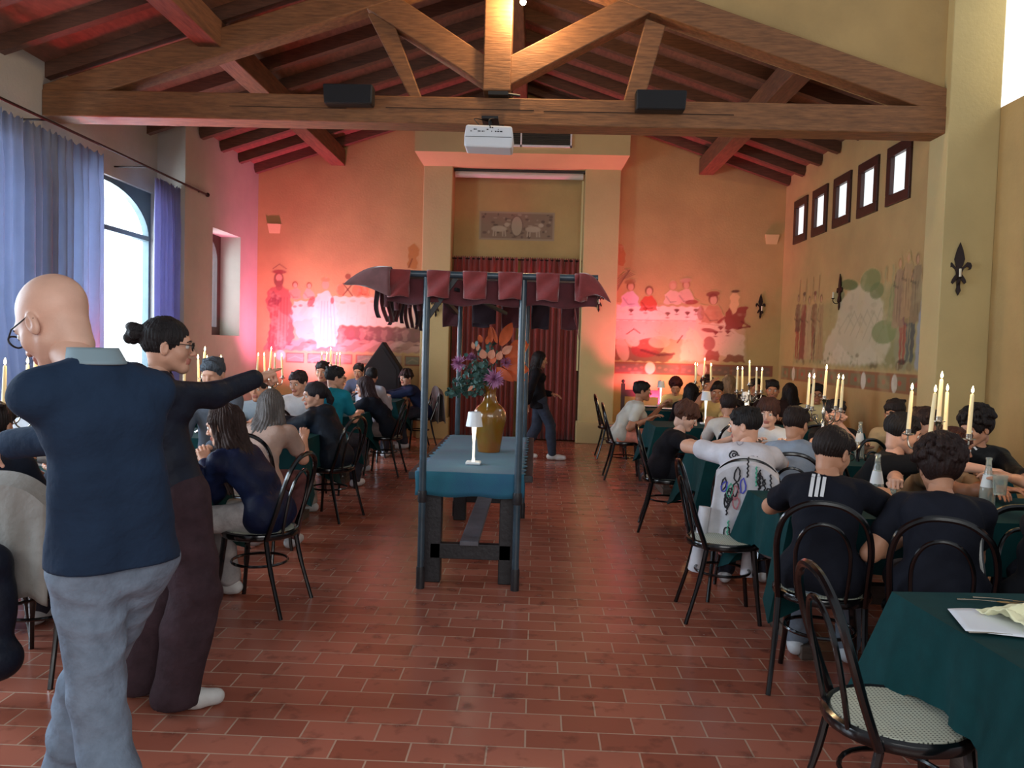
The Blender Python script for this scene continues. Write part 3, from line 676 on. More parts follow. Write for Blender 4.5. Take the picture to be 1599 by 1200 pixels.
# bouquet
B = empty('flower_bouquet', (VP0.x, 6.15, 1.25), 0, 'large bouquet of purple chrysanthemums, orange leaves and eucalyptus in the vase', 'flowers')
M_PUR = mat('purple_petal', (150, 76, 120), .6, var=.3, scale=30, col2=(206, 150, 190)); M_ORA = mat('orange_leaf', (206, 92, 44), .6, var=.35, scale=12, tl=.3)
M_PEA = mat('peach_petal', (222, 150, 120), .6, var=.3, scale=14, tl=.3); M_EUC = mat('eucalyptus_leaf', (66, 100, 92), .6, var=.4, scale=20); M_STEM = mat('flower_stem', (60, 74, 50), .6)
base = V((VP0.x, 6.15, 1.22))
def stem(p): b = MB(); m_ = base.lerp(p, .5) + V((0, 0, .05)); b.tube(spline([base - V((0, 0, .1)), m_, p], 5), .0028, 5); return b.build('stem', M_STEM, B, B.location, smooth=True)
def mum(p, r, nrm):
    stem(p); b = MB(); rr = random.Random(int(p.x * 999)); q = V(nrm).to_track_quat('Z', 'Y').to_matrix()
    for k in range(130):
        el = radians(rr.uniform(-12, 85)); az = rr.uniform(0, 2 * pi); L = r * rr.uniform(.75, 1.05) * (1 - .35 * max(0, el) / 1.5)
        d = V((cos(az) * cos(el), sin(az) * cos(el), sin(el))); s = d.cross(V((0, 0, 1))).normalized() * .0042
        up = V((0, 0, .012))
        P = [d * L * .1, d * L * .6 + up * .3, d * L + up]
        b.add([p + q @ x for x in (P[0] - s * .4, P[0] + s * .4, P[1] + s, P[2], P[1] - s)], [(0, 1, 2, 4), (4, 2, 3)])
    return b.build('chrysanthemum', M_PUR, B, B.location)
def leaf(p, d, L, w, m, name, bend=.3, side=(0, -1, 0)):
    d = V(d).normalized(); s = d.cross(V(side)).normalized(); n = s.cross(d)
    b = MB(); b.grid(lambda u, v: p + d * (L * v) + n * (-bend * L * v * v + .15 * w * abs(2 * u - 1)) + s * ((u - .5) * 2 * w * (sin(pi * min(1, v * .92 + .06)) ** .8)), 6, 10)
    return b.build(name, m, B, B.location, smooth=True)
def euc(p, n_=9, dr=(0, 0, 1)):
    stem(p); b = MB(); rr = random.Random(int(p.x * 777 + p.z * 131)); d0 = (p - base).normalized()
    for k in range(n_ * 3):
        c = base.lerp(p, rr.uniform(.45, 1.08)) + V((rr.uniform(-.04, .04), rr.uniform(-.05, .05), rr.uniform(-.04, .04)))
        q = V((rr.uniform(-1, 1), rr.uniform(-1, 0), rr.uniform(-1, 1))).to_track_quat('Z', 'Y').to_matrix(); r = rr.uniform(.010, .022)
        b.add([c + q @ V((cos(a) * r, sin(a) * r * 1.2, .003 * cos(2 * a))) for a in [2 * pi * j / 8 for j in range(8)]], [tuple(range(8))])
    return b.build('eucalyptus_sprig', M_EUC, B, B.location)
F = lambda px, py, Y=6.1: atY(px, py, Y)
mum(F(717, 568, 6.02), .075, (-.4, -1, .2)); mum(F(772, 591, 5.98), .092, (.1, -1, -.1)); mum(F(790, 567, 6.1), .06, (.5, -1, .3)); mum(F(736, 560, 6.3), .05, (-.2, -.6, .8))
for q in ((725, 578), (735, 562), (748, 566), (712, 600), (705, 612), (720, 596), (745, 585), (752, 545), (768, 540), (757, 575), (733, 600), (738, 610), (700, 616)): euc(F(*q, 6.15 + random.uniform(-.12, .15)))
for (q, d, L, w) in (((782, 540), (.45, -.1, 1), .19, .045), ((790, 560), (.9, -.2, .6), .20, .05), ((785, 570), (.9, -.3, .1), .17, .05), ((767, 535), (-.1, -.1, 1), .12, .022), ((776, 536), (-.35, -.1, 1), .13, .018), ((752, 535), (-.3, -.2, .8), .06, .02), ((760, 538), (.2, -.1, .9), .07, .018), ((775, 575), (.7, -.5, -.5), .17, .035), ((790, 580), (.9, -.4, -.4), .16, .04), ((745, 605), (-.6, -.4, -.2), .07, .02), ((765, 562), (.5, -.8, .1), .08, .035), ((795, 548), (.9, .2, .5), .16, .05), ((800, 575), (1, .1, -.1), .13, .045)):
    leaf(F(*q), d, L, w, M_ORA, 'orange_leaf', .25)
for (q, d, L, w) in (((756, 560), (-.2, -.6, .8), .07, .03), ((765, 560), (.3, -.6, .8), .07, .03), ((778, 562), (.2, -.6, .7), .07, .026), ((740, 545), (-.2, -.5, .8), .05, .015), ((745, 548), (.2, -.5, .8), .05, .014), ((785, 552), (.6, -.6, .5), .09, .03), ((738, 603), (-.5, -.5, -.6), .05, .012)):
    leaf(F(*q, 6.0), d, L, w, M_PEA, 'peach_petal', .4)
# ================================================================== people
def fld_grid(lo, hi, res):
    lo = np.array(lo, float); n = np.ceil((np.array(hi) - lo) / res).astype(int) + 1
    return lo, n, np.full(n, 1.0, np.float32)
def snets(F, lo, res):
    nx, ny, nz = F.shape; I = F < 0
    cnt = np.zeros((nx - 1, ny - 1, nz - 1), np.int8)
    for a in (0, 1):
        for b_ in (0, 1):
            for c_ in (0, 1): cnt += I[a:nx - 1 + a, b_:ny - 1 + b_, c_:nz - 1 + c_]
    act = (cnt > 0) & (cnt < 8); idx = np.argwhere(act); N = len(idx)
    ids = -np.ones(act.shape, np.int64); ids[act] = np.arange(N)
    C = {}
    for a in (0, 1):
        for b_ in (0, 1):
            for c_ in (0, 1): C[a, b_, c_] = F[idx[:, 0] + a, idx[:, 1] + b_, idx[:, 2] + c_]
    P = np.zeros((N, 3)); W_ = np.zeros(N)
    for ax in range(3):
        o1, o2 = [k for k in range(3) if k != ax]
        for p in (0, 1):
            for q in (0, 1):
                k0 = [0, 0, 0]; k0[o1] = p; k0[o2] = q; k1 = list(k0); k1[ax] = 1
                A, B_ = C[tuple(k0)], C[tuple(k1)]; cr = (A < 0) != (B_ < 0)
                t = np.where(cr, A / np.where(A == B_, 1, A - B_), 0)
                e = np.zeros((N, 3)); e[:, ax] = t; e[:, o1] = p; e[:, o2] = q
                P += e * cr[:, None]; W_ += cr
    Vx = (idx + P / W_[:, None]) * res + lo
    quads = []
    for ax in range(3):
        sl0 = [slice(None)] * 3; sl1 = [slice(None)] * 3; sl0[ax] = slice(0, F.shape[ax] - 1); sl1[ax] = slice(1, None)
        A, B_ = I[tuple(sl0)], I[tuple(sl1)]; cr = A != B_
        o1, o2 = [(1, 2), (2, 0), (0, 1)][ax]
        e = np.argwhere(cr); e = e[(e[:, o1] > 0) & (e[:, o2] > 0) & (e[:, o1] < F.shape[o1] - 1) & (e[:, o2] < F.shape[o2] - 1)]
        s = A[e[:, 0], e[:, 1], e[:, 2]]
        def g(d1, d2):
            k = e.copy(); k[:, o1] += d1; k[:, o2] += d2; return ids[k[:, 0], k[:, 1], k[:, 2]]
        a, b_, c_, d = g(-1, -1), g(0, -1), g(0, 0), g(-1, 0)
        Q = np.stack([a, b_, c_, d], 1); Q[~s] = Q[~s][:, ::-1]; quads.append(Q)
    return Vx, np.concatenate(quads)
def sdf_mesh(prims, res, k=.03, disp=None, cuts=(), subs=(), pad=.03):
    """prims: ('c', a, b, ra, rb[, k]) tapered capsules, ('e', c, r[, R, k]) ellipsoids; subs carve; cuts: (point, normal) keep behind"""
    lo = np.full(3, 9e9); hi = -lo
    for p in prims:
        if p[0] == 'c':
            for q, r in ((p[1], p[3]), (p[2], p[4])): lo = np.minimum(lo, np.array(q) - r); hi = np.maximum(hi, np.array(q) + r)
        else: m = max(p[2]); lo = np.minimum(lo, np.array(p[1]) - m); hi = np.maximum(hi, np.array(p[1]) + m)
    lo, n, F = fld_grid(lo - pad, hi + pad, res)
    def sub(q0, q1, mrg):
        i0 = np.maximum(np.floor((q0 - mrg - lo) / res).astype(int), 0); i1 = np.minimum(np.ceil((q1 + mrg - lo) / res).astype(int) + 1, n)
        ax = [lo[d] + res * np.arange(i0[d], i1[d]) for d in range(3)]
        return tuple(slice(i0[d], i1[d]) for d in range(3)), np.meshgrid(*ax, indexing='ij', sparse=True)
    def dist(p):
        kk = k
        if p[0] == 'c':
            a = np.array(p[1], float); b_ = np.array(p[2], float); ra, rb = p[3], p[4]; kk = p[5] if len(p) > 5 else k
            r = max(ra, rb); S, (X, Y, Z) = sub(np.minimum(a, b_), np.maximum(a, b_), r + kk + 2 * res)
            d = b_ - a; L = max(d @ d, 1e-9)
            t = np.clip(((X - a[0]) * d[0] + (Y - a[1]) * d[1] + (Z - a[2]) * d[2]) / L, 0, 1)
            D = np.sqrt((X - a[0] - t * d[0]) ** 2 + (Y - a[1] - t * d[1]) ** 2 + (Z - a[2] - t * d[2]) ** 2) - (ra + (rb - ra) * t)
        else:
            c_ = np.array(p[1], float); r = np.array(p[2], float); R = p[3] if len(p) > 3 and p[3] is not None else None; kk = p[4] if len(p) > 4 else k
            m = r.max(); S, (X, Y, Z) = sub(c_, c_, m + kk + 2 * res)
            X = X - c_[0]; Y = Y - c_[1]; Z = Z - c_[2]
            if R is not None: X, Y, Z = (R[0][0] * X + R[1][0] * Y + R[2][0] * Z, R[0][1] * X + R[1][1] * Y + R[2][1] * Z, R[0][2] * X + R[1][2] * Y + R[2][2] * Z)
            k0 = np.sqrt((X / r[0]) ** 2 + (Y / r[1]) ** 2 + (Z / r[2]) ** 2); k1 = np.sqrt((X / r[0] ** 2) ** 2 + (Y / r[1] ** 2) ** 2 + (Z / r[2] ** 2) ** 2)
            D = k0 * (k0 - 1) / np.maximum(k1, 1e-6)
        return S, D, kk
    for p in prims:
        S, D, kk = dist(p); G_ = F[S]; h = np.maximum(kk - np.abs(G_ - D), 0) / kk
        F[S] = np.minimum(G_, D) - h * h * kk * .25
    for p in subs:
        S, D, kk = dist(p); G_ = F[S]; D = -D; h = np.maximum(kk - np.abs(G_ - D), 0) / kk
        F[S] = np.maximum(G_, D) + h * h * kk * .25
    X, Y, Z = np.meshgrid(*[lo[d] + res * np.arange(n[d]) for d in range(3)], indexing='ij', sparse=True)
    if disp is not None: F = F + disp(X, Y, Z)
    for (q, nn) in cuts: F = np.maximum(F, (X - q[0]) * nn[0] + (Y - q[1]) * nn[1] + (Z - q[2]) * nn[2])
    return snets(F, lo, res)
def fast_mesh(name, Vx, Q, mats, parent, origin, midx=None, modf=None):
    me = bpy.data.meshes.new(name); nV, nQ = len(Vx), len(Q)
    me.vertices.add(nV); me.vertices.foreach_set('co', (Vx - np.array(origin)).astype(np.float32).ravel())
    me.loops.add(nQ * 4); me.loops.foreach_set('vertex_index', Q.astype(np.int32).ravel())
    me.polygons.add(nQ); me.polygons.foreach_set('loop_start', np.arange(0, nQ * 4, 4, dtype=np.int32))
    if not isinstance(mats, (list, tuple)): mats = [mats]
    for m in mats: me.materials.append(m)
    me.update(calc_edges=True); me.validate()
    me.polygons.foreach_set('use_smooth', np.ones(len(me.polygons), bool))
    if midx is not None and len(me.polygons) == nQ: me.polygons.foreach_set('material_index', midx.astype(np.int32))
    o = bpy.data.objects.new(name, me); COL.objects.link(o)
    if parent is not None: o.parent = parent
    else: o.location = origin
    return o
def arr(v): return np.array(v, float)
# --- head (x right, y forward, z up; origin between the ears at eye height)
_HC = {}
def head_mesh(fem, res):
    if (fem, res) in _HC: return _HC[fem, res]
    j = .9 if fem else 1.0
    P = [('e', (0, -.014, .032), (.073, .094, .086)), ('e', (0, .026, -.025), (.058 * j, .060, .080)), ('c', (-.044 * j, .004, -.056), (-.012, .062, -.094), .020, .017), ('c', (.044 * j, .004, -.056), (.012, .062, -.094), .020, .017),
         ('e', (0, .068, -.096), (.018, .014, .014)), ('e', (-.036, .054, -.030), (.022, .020, .022)), ('e', (.036, .054, -.030), (.022, .020, .022)), ('c', (-.030, .078, .020), (.030, .078, .020), .011, .011),
         ('c', (0, .086, .006), (0, .108, -.030), .007, .0105, .010), ('e', (-.011, .098, -.035), (.008, .009, .007), None, .006), ('e', (.011, .098, -.035), (.008, .009, .007), None, .006),
         ('c', (-.017, .086, -.058), (.017, .086, -.058), .0065, .0065, .008), ('c', (0, .092, -.057), (0, .092, -.057), .006, .006, .008), ('c', (-.014, .086, -.069), (.014, .086, -.069), .0075, .0075, .008),
         ('e', (-.076, -.006, -.012), (.009, .018, .031), None, .008), ('e', (.076, -.006, -.012), (.009, .018, .031), None, .008), ('c', (0, -.03, -.05), (0, -.03, -.085), .050, .044)]
    S = [('e', (-.031, .099, .001), (.016, .016, .011), None, .012), ('e', (.031, .099, .001), (.016, .016, .011), None, .012), ('e', (-.086, -.002, -.008), (.007, .010, .018), None, .004), ('e', (.086, -.002, -.008), (.007, .010, .018), None, .004), ('c', (-.02, .099, -.0635), (.02, .099, -.0635), .0035, .0035, .003)]
    Vx, Q = sdf_mesh(P, res, .028, subs=S)
    c_ = Vx[Q].mean(1); lip = ((np.abs(c_[:, 0]) < .023) & (c_[:, 1] > .078) & (c_[:, 2] < -.0515) & (c_[:, 2] > -.0765)).astype(int)
    _HC[fem, res] = (Vx, Q, lip); return _HC[fem, res]
_HN = {}
def hand_mesh(pose, res=.004):
    """right hand: wrist at origin, fingers +y, palm towards -z, thumb at -x"""
    if (pose, res) in _HN: return _HN[pose, res]
    curl = {'rest': (.25, .35, .3), 'fist': (1.25, 1.5, .9), 'hold': (.65, .8, .5), 'point': (1.2, 1.4, .9), 'flat': (.08, .1, .08)}[pose]
    P = [('c', (0, -.03, 0), (0, .01, 0), .024, .024)]
    L = [(.044, .026, .022), (.050, .031, .024), (.046, .029, .023), (.036, .022, .020)]
    for i, x in enumerate((-.031, -.0105, .010, .030)):
        kx_ = x; ky = .088 - .004 * abs(i - 1) - (.006 if i == 3 else 0)
        P.append(('c', (x * .55, .008, 0), (kx_, ky, .002), .0150, .0115))
        a = 0; q = np.array((kx_, ky, .001)); cu = (.03, .05, .04) if (pose == 'point' and i == 0) else curl
        r = (.0098, .0088, .0078, .0068) if i < 3 else (.0084, .0076, .0068, .006)
        for s_ in range(3):
            a += cu[s_] * (1 + .08 * i); nq = q + L[i][s_] * np.array((x * .8, cos(a), -sin(a))); P.append(('c', q, nq, r[s_], r[s_ + 1], .006)); q = nq
    if pose in ('fist', 'point'): T = [(-.020, .022, -.010), (-.040, .048, -.024), (-.030, .068, -.040), (-.008, .074, -.046)]
    elif pose == 'hold': T = [(-.020, .020, -.006), (-.046, .044, -.022), (-.050, .066, -.044), (-.036, .082, -.056)]
    else: T = [(-.020, .020, -.004), (-.050, .046, -.012), (-.064, .070, -.020), (-.070, .092, -.026)]
    for s_, (r0, r1) in enumerate(((.016, .012), (.012, .0095), (.0095, .0080))): P.append(('c', T[s_], T[s_ + 1], r0, r1, .008))
    P.append(('e', (-.014, .03, -.008), (.020, .028, .012)))
    Vx, Q = sdf_mesh(P, res, .012, cuts=[((0, -.025, 0), (0, -1, 0))]); _HN[pose, res] = (Vx, Q); return Vx, Q

def hair_mesh(st, seed, res, length=.30, vol=1.0, tail=None):
    rr = random.Random(seed); cv = .0 if st != 'fluffy' else .012
    if st in ('curly',): cv = .004
    v = vol; P = [('e', (0, -.017, .034), ((.081 + cv) * v, (.102 + cv) * v, (.093 + cv * 1.2) * v), None, .02)]
    S = []; cuts = []; amp, fr = .0035, 95.
    ph = [rr.uniform(0, 6.3) for _ in range(6)]
    if st in ('short', 'fade', 'fluffy', 'curly', 'bowl'):
        fz = {'short': .008, 'fade': .014, 'fluffy': -.014, 'curly': .004, 'bowl': -.022}[st]
        S.append(('e', (0, .122, fz - .035), (.088, .080, .085), None, .012))
        for s_ in (-1, 1): S.append(('e', (s_ * .092, .012, -.045), (.034, .040, .052), None, .008))
        S.append(('e', (0, .05, -.14), (.12, .09, .10), None, .01))
        cuts.append(((0, -.05, -.060 if st != 'fade' else -.035), (0, -.35, -1)))
        if st in ('short', 'fade', 'fluffy'):
            for k in range(11):
                x = -.058 + .0116 * k; zt = .028 + .090 * sqrt(max(0, 1 - (x / .083) ** 2 - .30)); P.append(('c', (x, .045, zt - .008), (x * .96 + rr.uniform(-.010, .010), .091 - abs(x) * .45, .064 - 5. * x * x + rr.uniform(-.012, .006) - (.024 if st == 'fluffy' else 0)), .018, .006, .010))
            for k in range(16):
                a_ = rr.uniform(0, 6.28); e_ = rr.uniform(.5, 1.2); p0 = (.058 * cos(a_), -.020 + .070 * sin(a_), .078 + .012 * e_); P.append(('c', p0, (p0[0] * 1.08 + rr.uniform(-.015, .015), p0[1] * 1.05 + rr.uniform(-.015, .015), p0[2] + .010), .016, .009, .014))
        if st == 'bowl':
            for k in range(9): x = -.060 + .015 * k; zt = .022 + .090 * sqrt(max(0, 1 - (x / .084) ** 2 - .30)); P.append(('c', (x, .045, zt - .008), (x * 1.05, .092 - abs(x) * .35, .045), .024, .012, .012))
        if st == 'fluffy':
            for k in range(16):
                a = rr.uniform(0, 2 * pi); P.append(('c', (.05 * cos(a), -.02 + .05 * sin(a), .11), (.098 * cos(a), -.01 + .108 * sin(a), .02 + rr.uniform(-.02, .03)), .024, .014, .012))
        if st == 'curly':
            for k in range(190):
                z = rr.uniform(-.1, 1); a = rr.uniform(0, 2 * pi); q = sqrt(max(0, 1 - z * z)); p = (.088 * v * q * cos(a), -.016 + .108 * v * q * sin(a), .04 + .098 * v * z)
                if p[1] > .055 and p[2] < .075: continue
                if p[2] < -.02 and p[1] > -.05: continue
                r = rr.uniform(.012, .021); P.append(('e', p, (r, r, r), None, .006))
            amp = .003
    elif st in ('long', 'wavy', 'bun', 'ponytail'):
        S.append(('e', (0, .118, -.035), (.066, .070, .098), None, .014))
        if st in ('long', 'wavy'):
            for s_ in (-1, 1):
                P.append(('c', (s_ * .055, -.03, .03), (s_ * .075, -.045, -.12), .038, .036, .03)); P.append(('c', (s_ * .075, -.045, -.12), tuple(tail[0] + arr((s_ * .055, 0, 0))), .040, .038, .03)); P.append(('c', tuple(tail[0] + arr((s_ * .055, 0, 0))), tuple(tail[1] + arr((s_ * .06, 0, 0))), .038, .024, .03))
                P.append(('c', (s_ * .066, .030, .03), (s_ * .083, .015, -.13), .018, .020, .02)); P.append(('c', (s_ * .083, .015, -.13), (s_ * .085, .02, -length * .8), .024, .014, .02))
            P.append(('c', (0, -.07, .0), tuple(tail[0]), .052, .042, .03)); P.append(('c', tuple(tail[0]), tuple(tail[1]), .042, .030, .03)); amp = .007 if st == 'wavy' else .004
        else:
            cuts.append(((0, -.05, -.052), (0, .5, -1)))
            for s_ in (-1, 1): S.append(('e', (s_ * .090, .010, -.035), (.030, .026, .040), None, .008))
            if st == 'bun':
                for k in range(14): a = rr.uniform(0, 6.28); e = rr.uniform(-1, 1); P.append(('e', (.028 * cos(a), -.132 + .022 * e, .045 + .028 * sin(a)), (.022, .022, .020), None, .008))
            else:
                P.append(('c', (0, -.11, .03), (0, -.14, -.05), .028, .030)); P.append(('c', (0, -.14, -.05), (0, -.115, -length), .030, .016))
    def disp(X, Y, Z):
        A = np.arctan2(X, Y + .02 + 1e-6)
        return amp * (np.sin(A * 34 + ph[0] + 3 * np.sin(Z * 22 + ph[1])) * .7 + np.sin(X * fr + ph[2] + 2 * np.sin(Y * 45)) * np.sin(Z * fr * .6 + ph[3] + Y * 50) * .6)
    return sdf_mesh(P, res, .018, disp=disp, subs=S, cuts=cuts)

SKINS = {'fair': (214, 162, 136), 'mid': (192, 138, 108), 'tan': (172, 116, 86), 'pale': (222, 176, 154)}
def skin_mat(k): return mat('skin_' + k, SKINS[k], .48, var=.10, scale=14, bump=.06, bscale=160)
M_LIP = mat('lips', (176, 106, 92), .5); M_EYEW = mat('eye_white', (226, 222, 216), .2); M_IRIS = mat('iris', (44, 28, 20), .15)
def hair_mat(c):
    return mat('hair_%d_%d_%d' % c, c, .55, var=.45, scale=16, bump=.6, bscale=50, stretch=(5, 5, 1), spec=.28)
def cloth_mat(c, kind='cotton'):
    k = 'cloth_%s_%d_%d_%d' % ((kind,) + tuple(c))
    return mat(k, c, {'cotton': .88, 'denim': .85, 'leather': .5, 'nylon': .55}[kind], var=.14 if kind == 'cotton' else .3, scale=8 if kind == 'cotton' else 14, bump=.9, bscale=15 if kind != 'denim' else 22, spec=.2)
def ik(a, b, l1, l2, hint):
    d = b - a; L = d.length; Lm = (l1 + l2) * .985
    if L > Lm: d = d * (Lm / L); L = Lm; b = a + d
    u = d.normalized(); h = V(hint) - u * V(hint).dot(u); h = h.normalized() if h.length > 1e-5 else V((0, 0, -1))
    x = (l1 * l1 - l2 * l2 + L * L) / (2 * L); y = sqrt(max(0, l1 * l1 - x * x))
    return a + u * x + h * y, b
def frame(yv, zv):
    y = V(yv).normalized(); z = V(zv) - y * V(zv).dot(y); z.normalize(); x = y.cross(z); return np.array([x, y, z]).T
def folds(seed, amp, k=26.):
    r = random.Random(seed); D_ = [V((r.uniform(-1, 1), r.uniform(-1, 1), r.uniform(-1, 1))).normalized() for _ in range(5)]; ph = [r.uniform(0, 6.28) for _ in range(5)]
    def f(X, Y, Z):
        w = lambda i, s_: (X * D_[i].x + Y * D_[i].y + Z * D_[i].z) * s_ + ph[i]
        return amp * (np.sin(w(0, k) + 1.8 * np.sin(w(1, k * .45))) * .45 + (np.abs(np.sin(w(2, k * .9) + 1.6 * np.sin(w(3, k * .5)))) - .6) * 1.1 * (.5 + .5 * np.sin(w(4, k * .35))))
    return f
PEOPLE = {}
CLOTH_BVH = {}
def person(key, head, ang, label, top=(30, 30, 34), sleeve='short', pants=(60, 66, 80), hair='short', hcol=(30, 20, 16), skin='mid', hy=0, pitch=8, roll=0, sc=1.0, width=1.0, fem=False,
           hands=None, poses=('rest', 'rest'), elbow=(None, None), stand=None, chair=True, face=False, glasses=False, length=.30, vol=1.0, hood=False, shorts=False, kind='cotton', collar=None, shoes=(210, 212, 214), near=False, lean=None, group=None, chair_label=None, headfwd=.045, neckdrop=.142, hipfix=None, seed=None, fold=.0075, lt=.44):
    seed = seed if seed is not None else sum(ord(ch) * (i + 3) for i, ch in enumerate(key))
    H = V(head); a = radians(ang); f = V((sin(a), cos(a), 0)); r = V((cos(a), -sin(a), 0)); up = V((0, 0, 1))
    ha = a + radians(hy); hf = V((sin(ha), cos(ha), 0)); hr = V((cos(ha), -sin(ha), 0))
    HR = Matrix((hr, hf, up)).transposed() @ Matrix.Rotation(-radians(pitch), 3, 'X') @ Matrix.Rotation(radians(roll), 3, 'Y'); HRn = np.array(HR)
    nb = H - up * (neckdrop * sc) - hf * (headfwd * .5) - f * (headfwd * .5)
    res = .009 if near else .013; hres = .0048 if near else .0075
    if stand: hip = V(stand['hip'])
    else:
        dz = nb.z - .545; ln = sqrt(max(.03 ** 2, (lt * sc) ** 2 - dz * dz)) if lean is None else lean
        hip = V((nb.x, nb.y, .545)) - f * ln if hipfix is None else V(hipfix)
    hd = V(stand.get('face', (f.x, f.y, 0))) if stand else f
    mid = hip.lerp(nb, .50) - f * (.02 if stand else .045)
    chest = hip.lerp(nb, .80) - f * .012
    w = width * sc; sh = nb - up * .055 * sc; shR = sh + r * (.146 * w) ; shL = sh - r * (.146 * w)
    hipR, hipL = hip + r * (.076 * w), hip - r * (.076 * w)
    T = [('c', hipL, hipR, .090 * w, .090 * w)]
    for s_ in (-1, 1):
        T += [('c', hip + r * (s_ * .045 * w), mid + r * (s_ * .044 * w), .088 * w, .076 * w), ('c', mid + r * (s_ * .044 * w), chest + r * (s_ * .068 * w), .076 * w, .080 * w), ('c', chest + r * (s_ * .068 * w), sh + r * (s_ * .095 * w), .080 * w, .050 * w),
              ('c', sh + r * (s_ * .04 * w), sh + r * (s_ * .146 * w), .052 * w, .046 * w), ('c', nb - up * .012, sh + r * (s_ * .12 * w) + up * .008, .046, .036)]
    T += [('c', mid, chest, .085 * w, .088 * w)]
    if fem: T += [('e', chest + f * .070 + r * s_ * .07 - up * .03, (.055, .055, .055)) for s_ in (-1, 1)]
    neck = [('c', nb - up * .02, H - hf * .022 - up * .06, .050 * (.88 if fem else 1), .048 * (.88 if fem else 1))]
    la, lf = .275 * sc, .245 * sc
    if hands is None: hands = (None, None)
    arms = []
    for i, (S_, sgn) in enumerate(((shR, 1), (shL, -1))):
        t = hands[i]
        if t is None: t = nb + f * .36 + r * (sgn * .13); t.z = .80
        elif t == 'lap': t = hip + f * .30 + r * (sgn * .06); t.z = .66
        elif t == 'down': t = S_ - up * .50 + f * .04 + r * sgn * .05
        else: t = V(t)
        hint = elbow[i] if elbow[i] is not None else (r * sgn * .38 - up * 1.0 - f * .3)
        e, t = ik(S_, t, la, lf, hint); arms.append((S_, e, t))
    A = []
    for S_, e, t in arms: A += [('c', S_, e, .047 * w, .038 * w), ('c', e, e.lerp(t, .35), .038 * w, .038 * w), ('c', e.lerp(t, .35), t, .038 * w, .026 * w)]
    legs = []
    if stand:
        for i, sgn in ((0, 1), (1, -1)):
            ank = V(stand['feet'][i]) + up * .075; hj = (hipR, hipL)[i]; kn, ank = ik(hj, ank, (hj - ank).length * .51, (hj - ank).length * .505, f); legs.append((hj, kn, ank, V(stand['toe'][i]) if 'toe' in stand else f))
    else:
        for i, sgn in ((0, 1), (1, -1)):
            hj = (hipR, hipL)[i]; kn = hip + f * .40 * sc + r * (sgn * (.11 + .03 * ((seed >> i) & 1))); kn.z = .505
            ank = kn + f * (.02 - .10 * ((seed >> (i + 1)) & 1)); ank.z = .085; legs.append((hj, kn, ank, f))
    Lg = []
    for hj, kn, ank, fd in legs: Lg += [('c', hj, kn, .080 * w, .054 * w), ('c', kn, kn.lerp(ank, .35) - f * .012, .054 * w, .052 * w), ('c', kn.lerp(ank, .35) - f * .012, ank, .052 * w, .036 * w)]
    root = empty('person', (hip.x, hip.y, 0), 0, label, 'person', group)
    org = root.location; sm = skin_mat(skin)
    # the body: one surface with head and hands
    Vx, Q = sdf_mesh(T + neck + A + Lg, res, .024)
    mi = np.zeros(len(Q), int); parts = [(Vx, Q, mi)]
    hv, hq, lip = head_mesh(fem, .0042 if near else .0062); parts.append(((hv * sc) @ HRn.T + arr(H), hq, lip))
    hands_w = []
    for i, (S_, e, t) in enumerate(arms):
        vx, q = hand_mesh(poses[i], .0035 if near else .005); vx = vx.copy()
        if i == 1: vx[:, 0] *= -1; q = q[:, ::-1]
        d = (t - e).normalized(); zz = up if abs(d.z) < .85 else f
        R3 = frame(d if not isinstance(poses, dict) else d, zz); parts.append((vx * (.95 * sc) @ R3.T + arr(t + d * .012), q, np.zeros(len(q), int))); hands_w.append((t, d))
    off = 0; VV = []; QQ = []; MM = []
    for v_, q_, m_ in parts: VV.append(v_); QQ.append(q_ + off); MM.append(m_); off += len(v_)
    fast_mesh('body', np.concatenate(VV), np.concatenate(QQ), [sm, M_LIP], root, org, np.concatenate(MM))
    # shirt
    g = .014 if sleeve == 'short' else .018
    G = [(p[0], p[1], p[2], p[3] + g, p[4] + g) if p[0] == 'c' else (p[0], p[1], tuple(q + g for q in p[2])) for p in T]
    hemz = None
    cuts = []
    if stand: hz = stand.get('hem', .14); G += [('c', hip - up * (hz + .05) + r * (s_ * .06 * w), mid + r * (s_ * .05 * w), .104 * w + g, .084 * w + g) for s_ in (-1, 1)]; cuts.append((hip - up * hz, (0, 0, -1)))
    else: G += [('c', hip + up * .01 - r * .078 * w, hip + up * .01 + r * .078 * w, .106 * w + g, .106 * w + g)]
    for S_, e, t in arms:
        if sleeve == 'short':
            G += [('c', S_, S_.lerp(e, .55), .050 * w + g * .6, .054 * w + g * .6)]
        elif sleeve == 'long': G += [('c', S_, e, .046 * w + g * .8, .040 * w + g), ('c', e, t.lerp(e, .06), .040 * w + g, .030 * w + g * .8)]
        else: G += [('c', S_, S_.lerp(e, .2), .046 * w + g * .5, .046 * w)]
    if hood:
        G += [('e', nb - f * .075 + up * .0, (.105, .075, .07), np.array(Matrix((r, f, up)).transposed()), .02), ('c', nb + f * .03 - r * .07, nb + f * .03 + r * .07, .038, .038)]
    if collar == 'stand': G += [('c', nb - up * .02, nb + up * .035 + hf * .01, .066, .062)]
    Sx = [('c', nb + up * .045 + f * .01, nb + up * .15 + f * .03, .058, .075, .01)] if collar != 'stand' else []
    VS, QS = sdf_mesh(G, res, .026, disp=folds(seed, fold), subs=Sx, cuts=cuts)
    top_o = fast_mesh('shirt' if sleeve != 'long' else 'jacket' if kind != 'cotton' or hood else 'sweater', VS, QS, cloth_mat(top, kind), root, org)
    CLOTH_BVH[key] = (VS, QS, root, org)
    # trousers and shoes
    pg = .015 if not (stand and stand.get('wide')) else .03
    pw = 1.0 if not (stand and stand.get('wide')) else 1.25
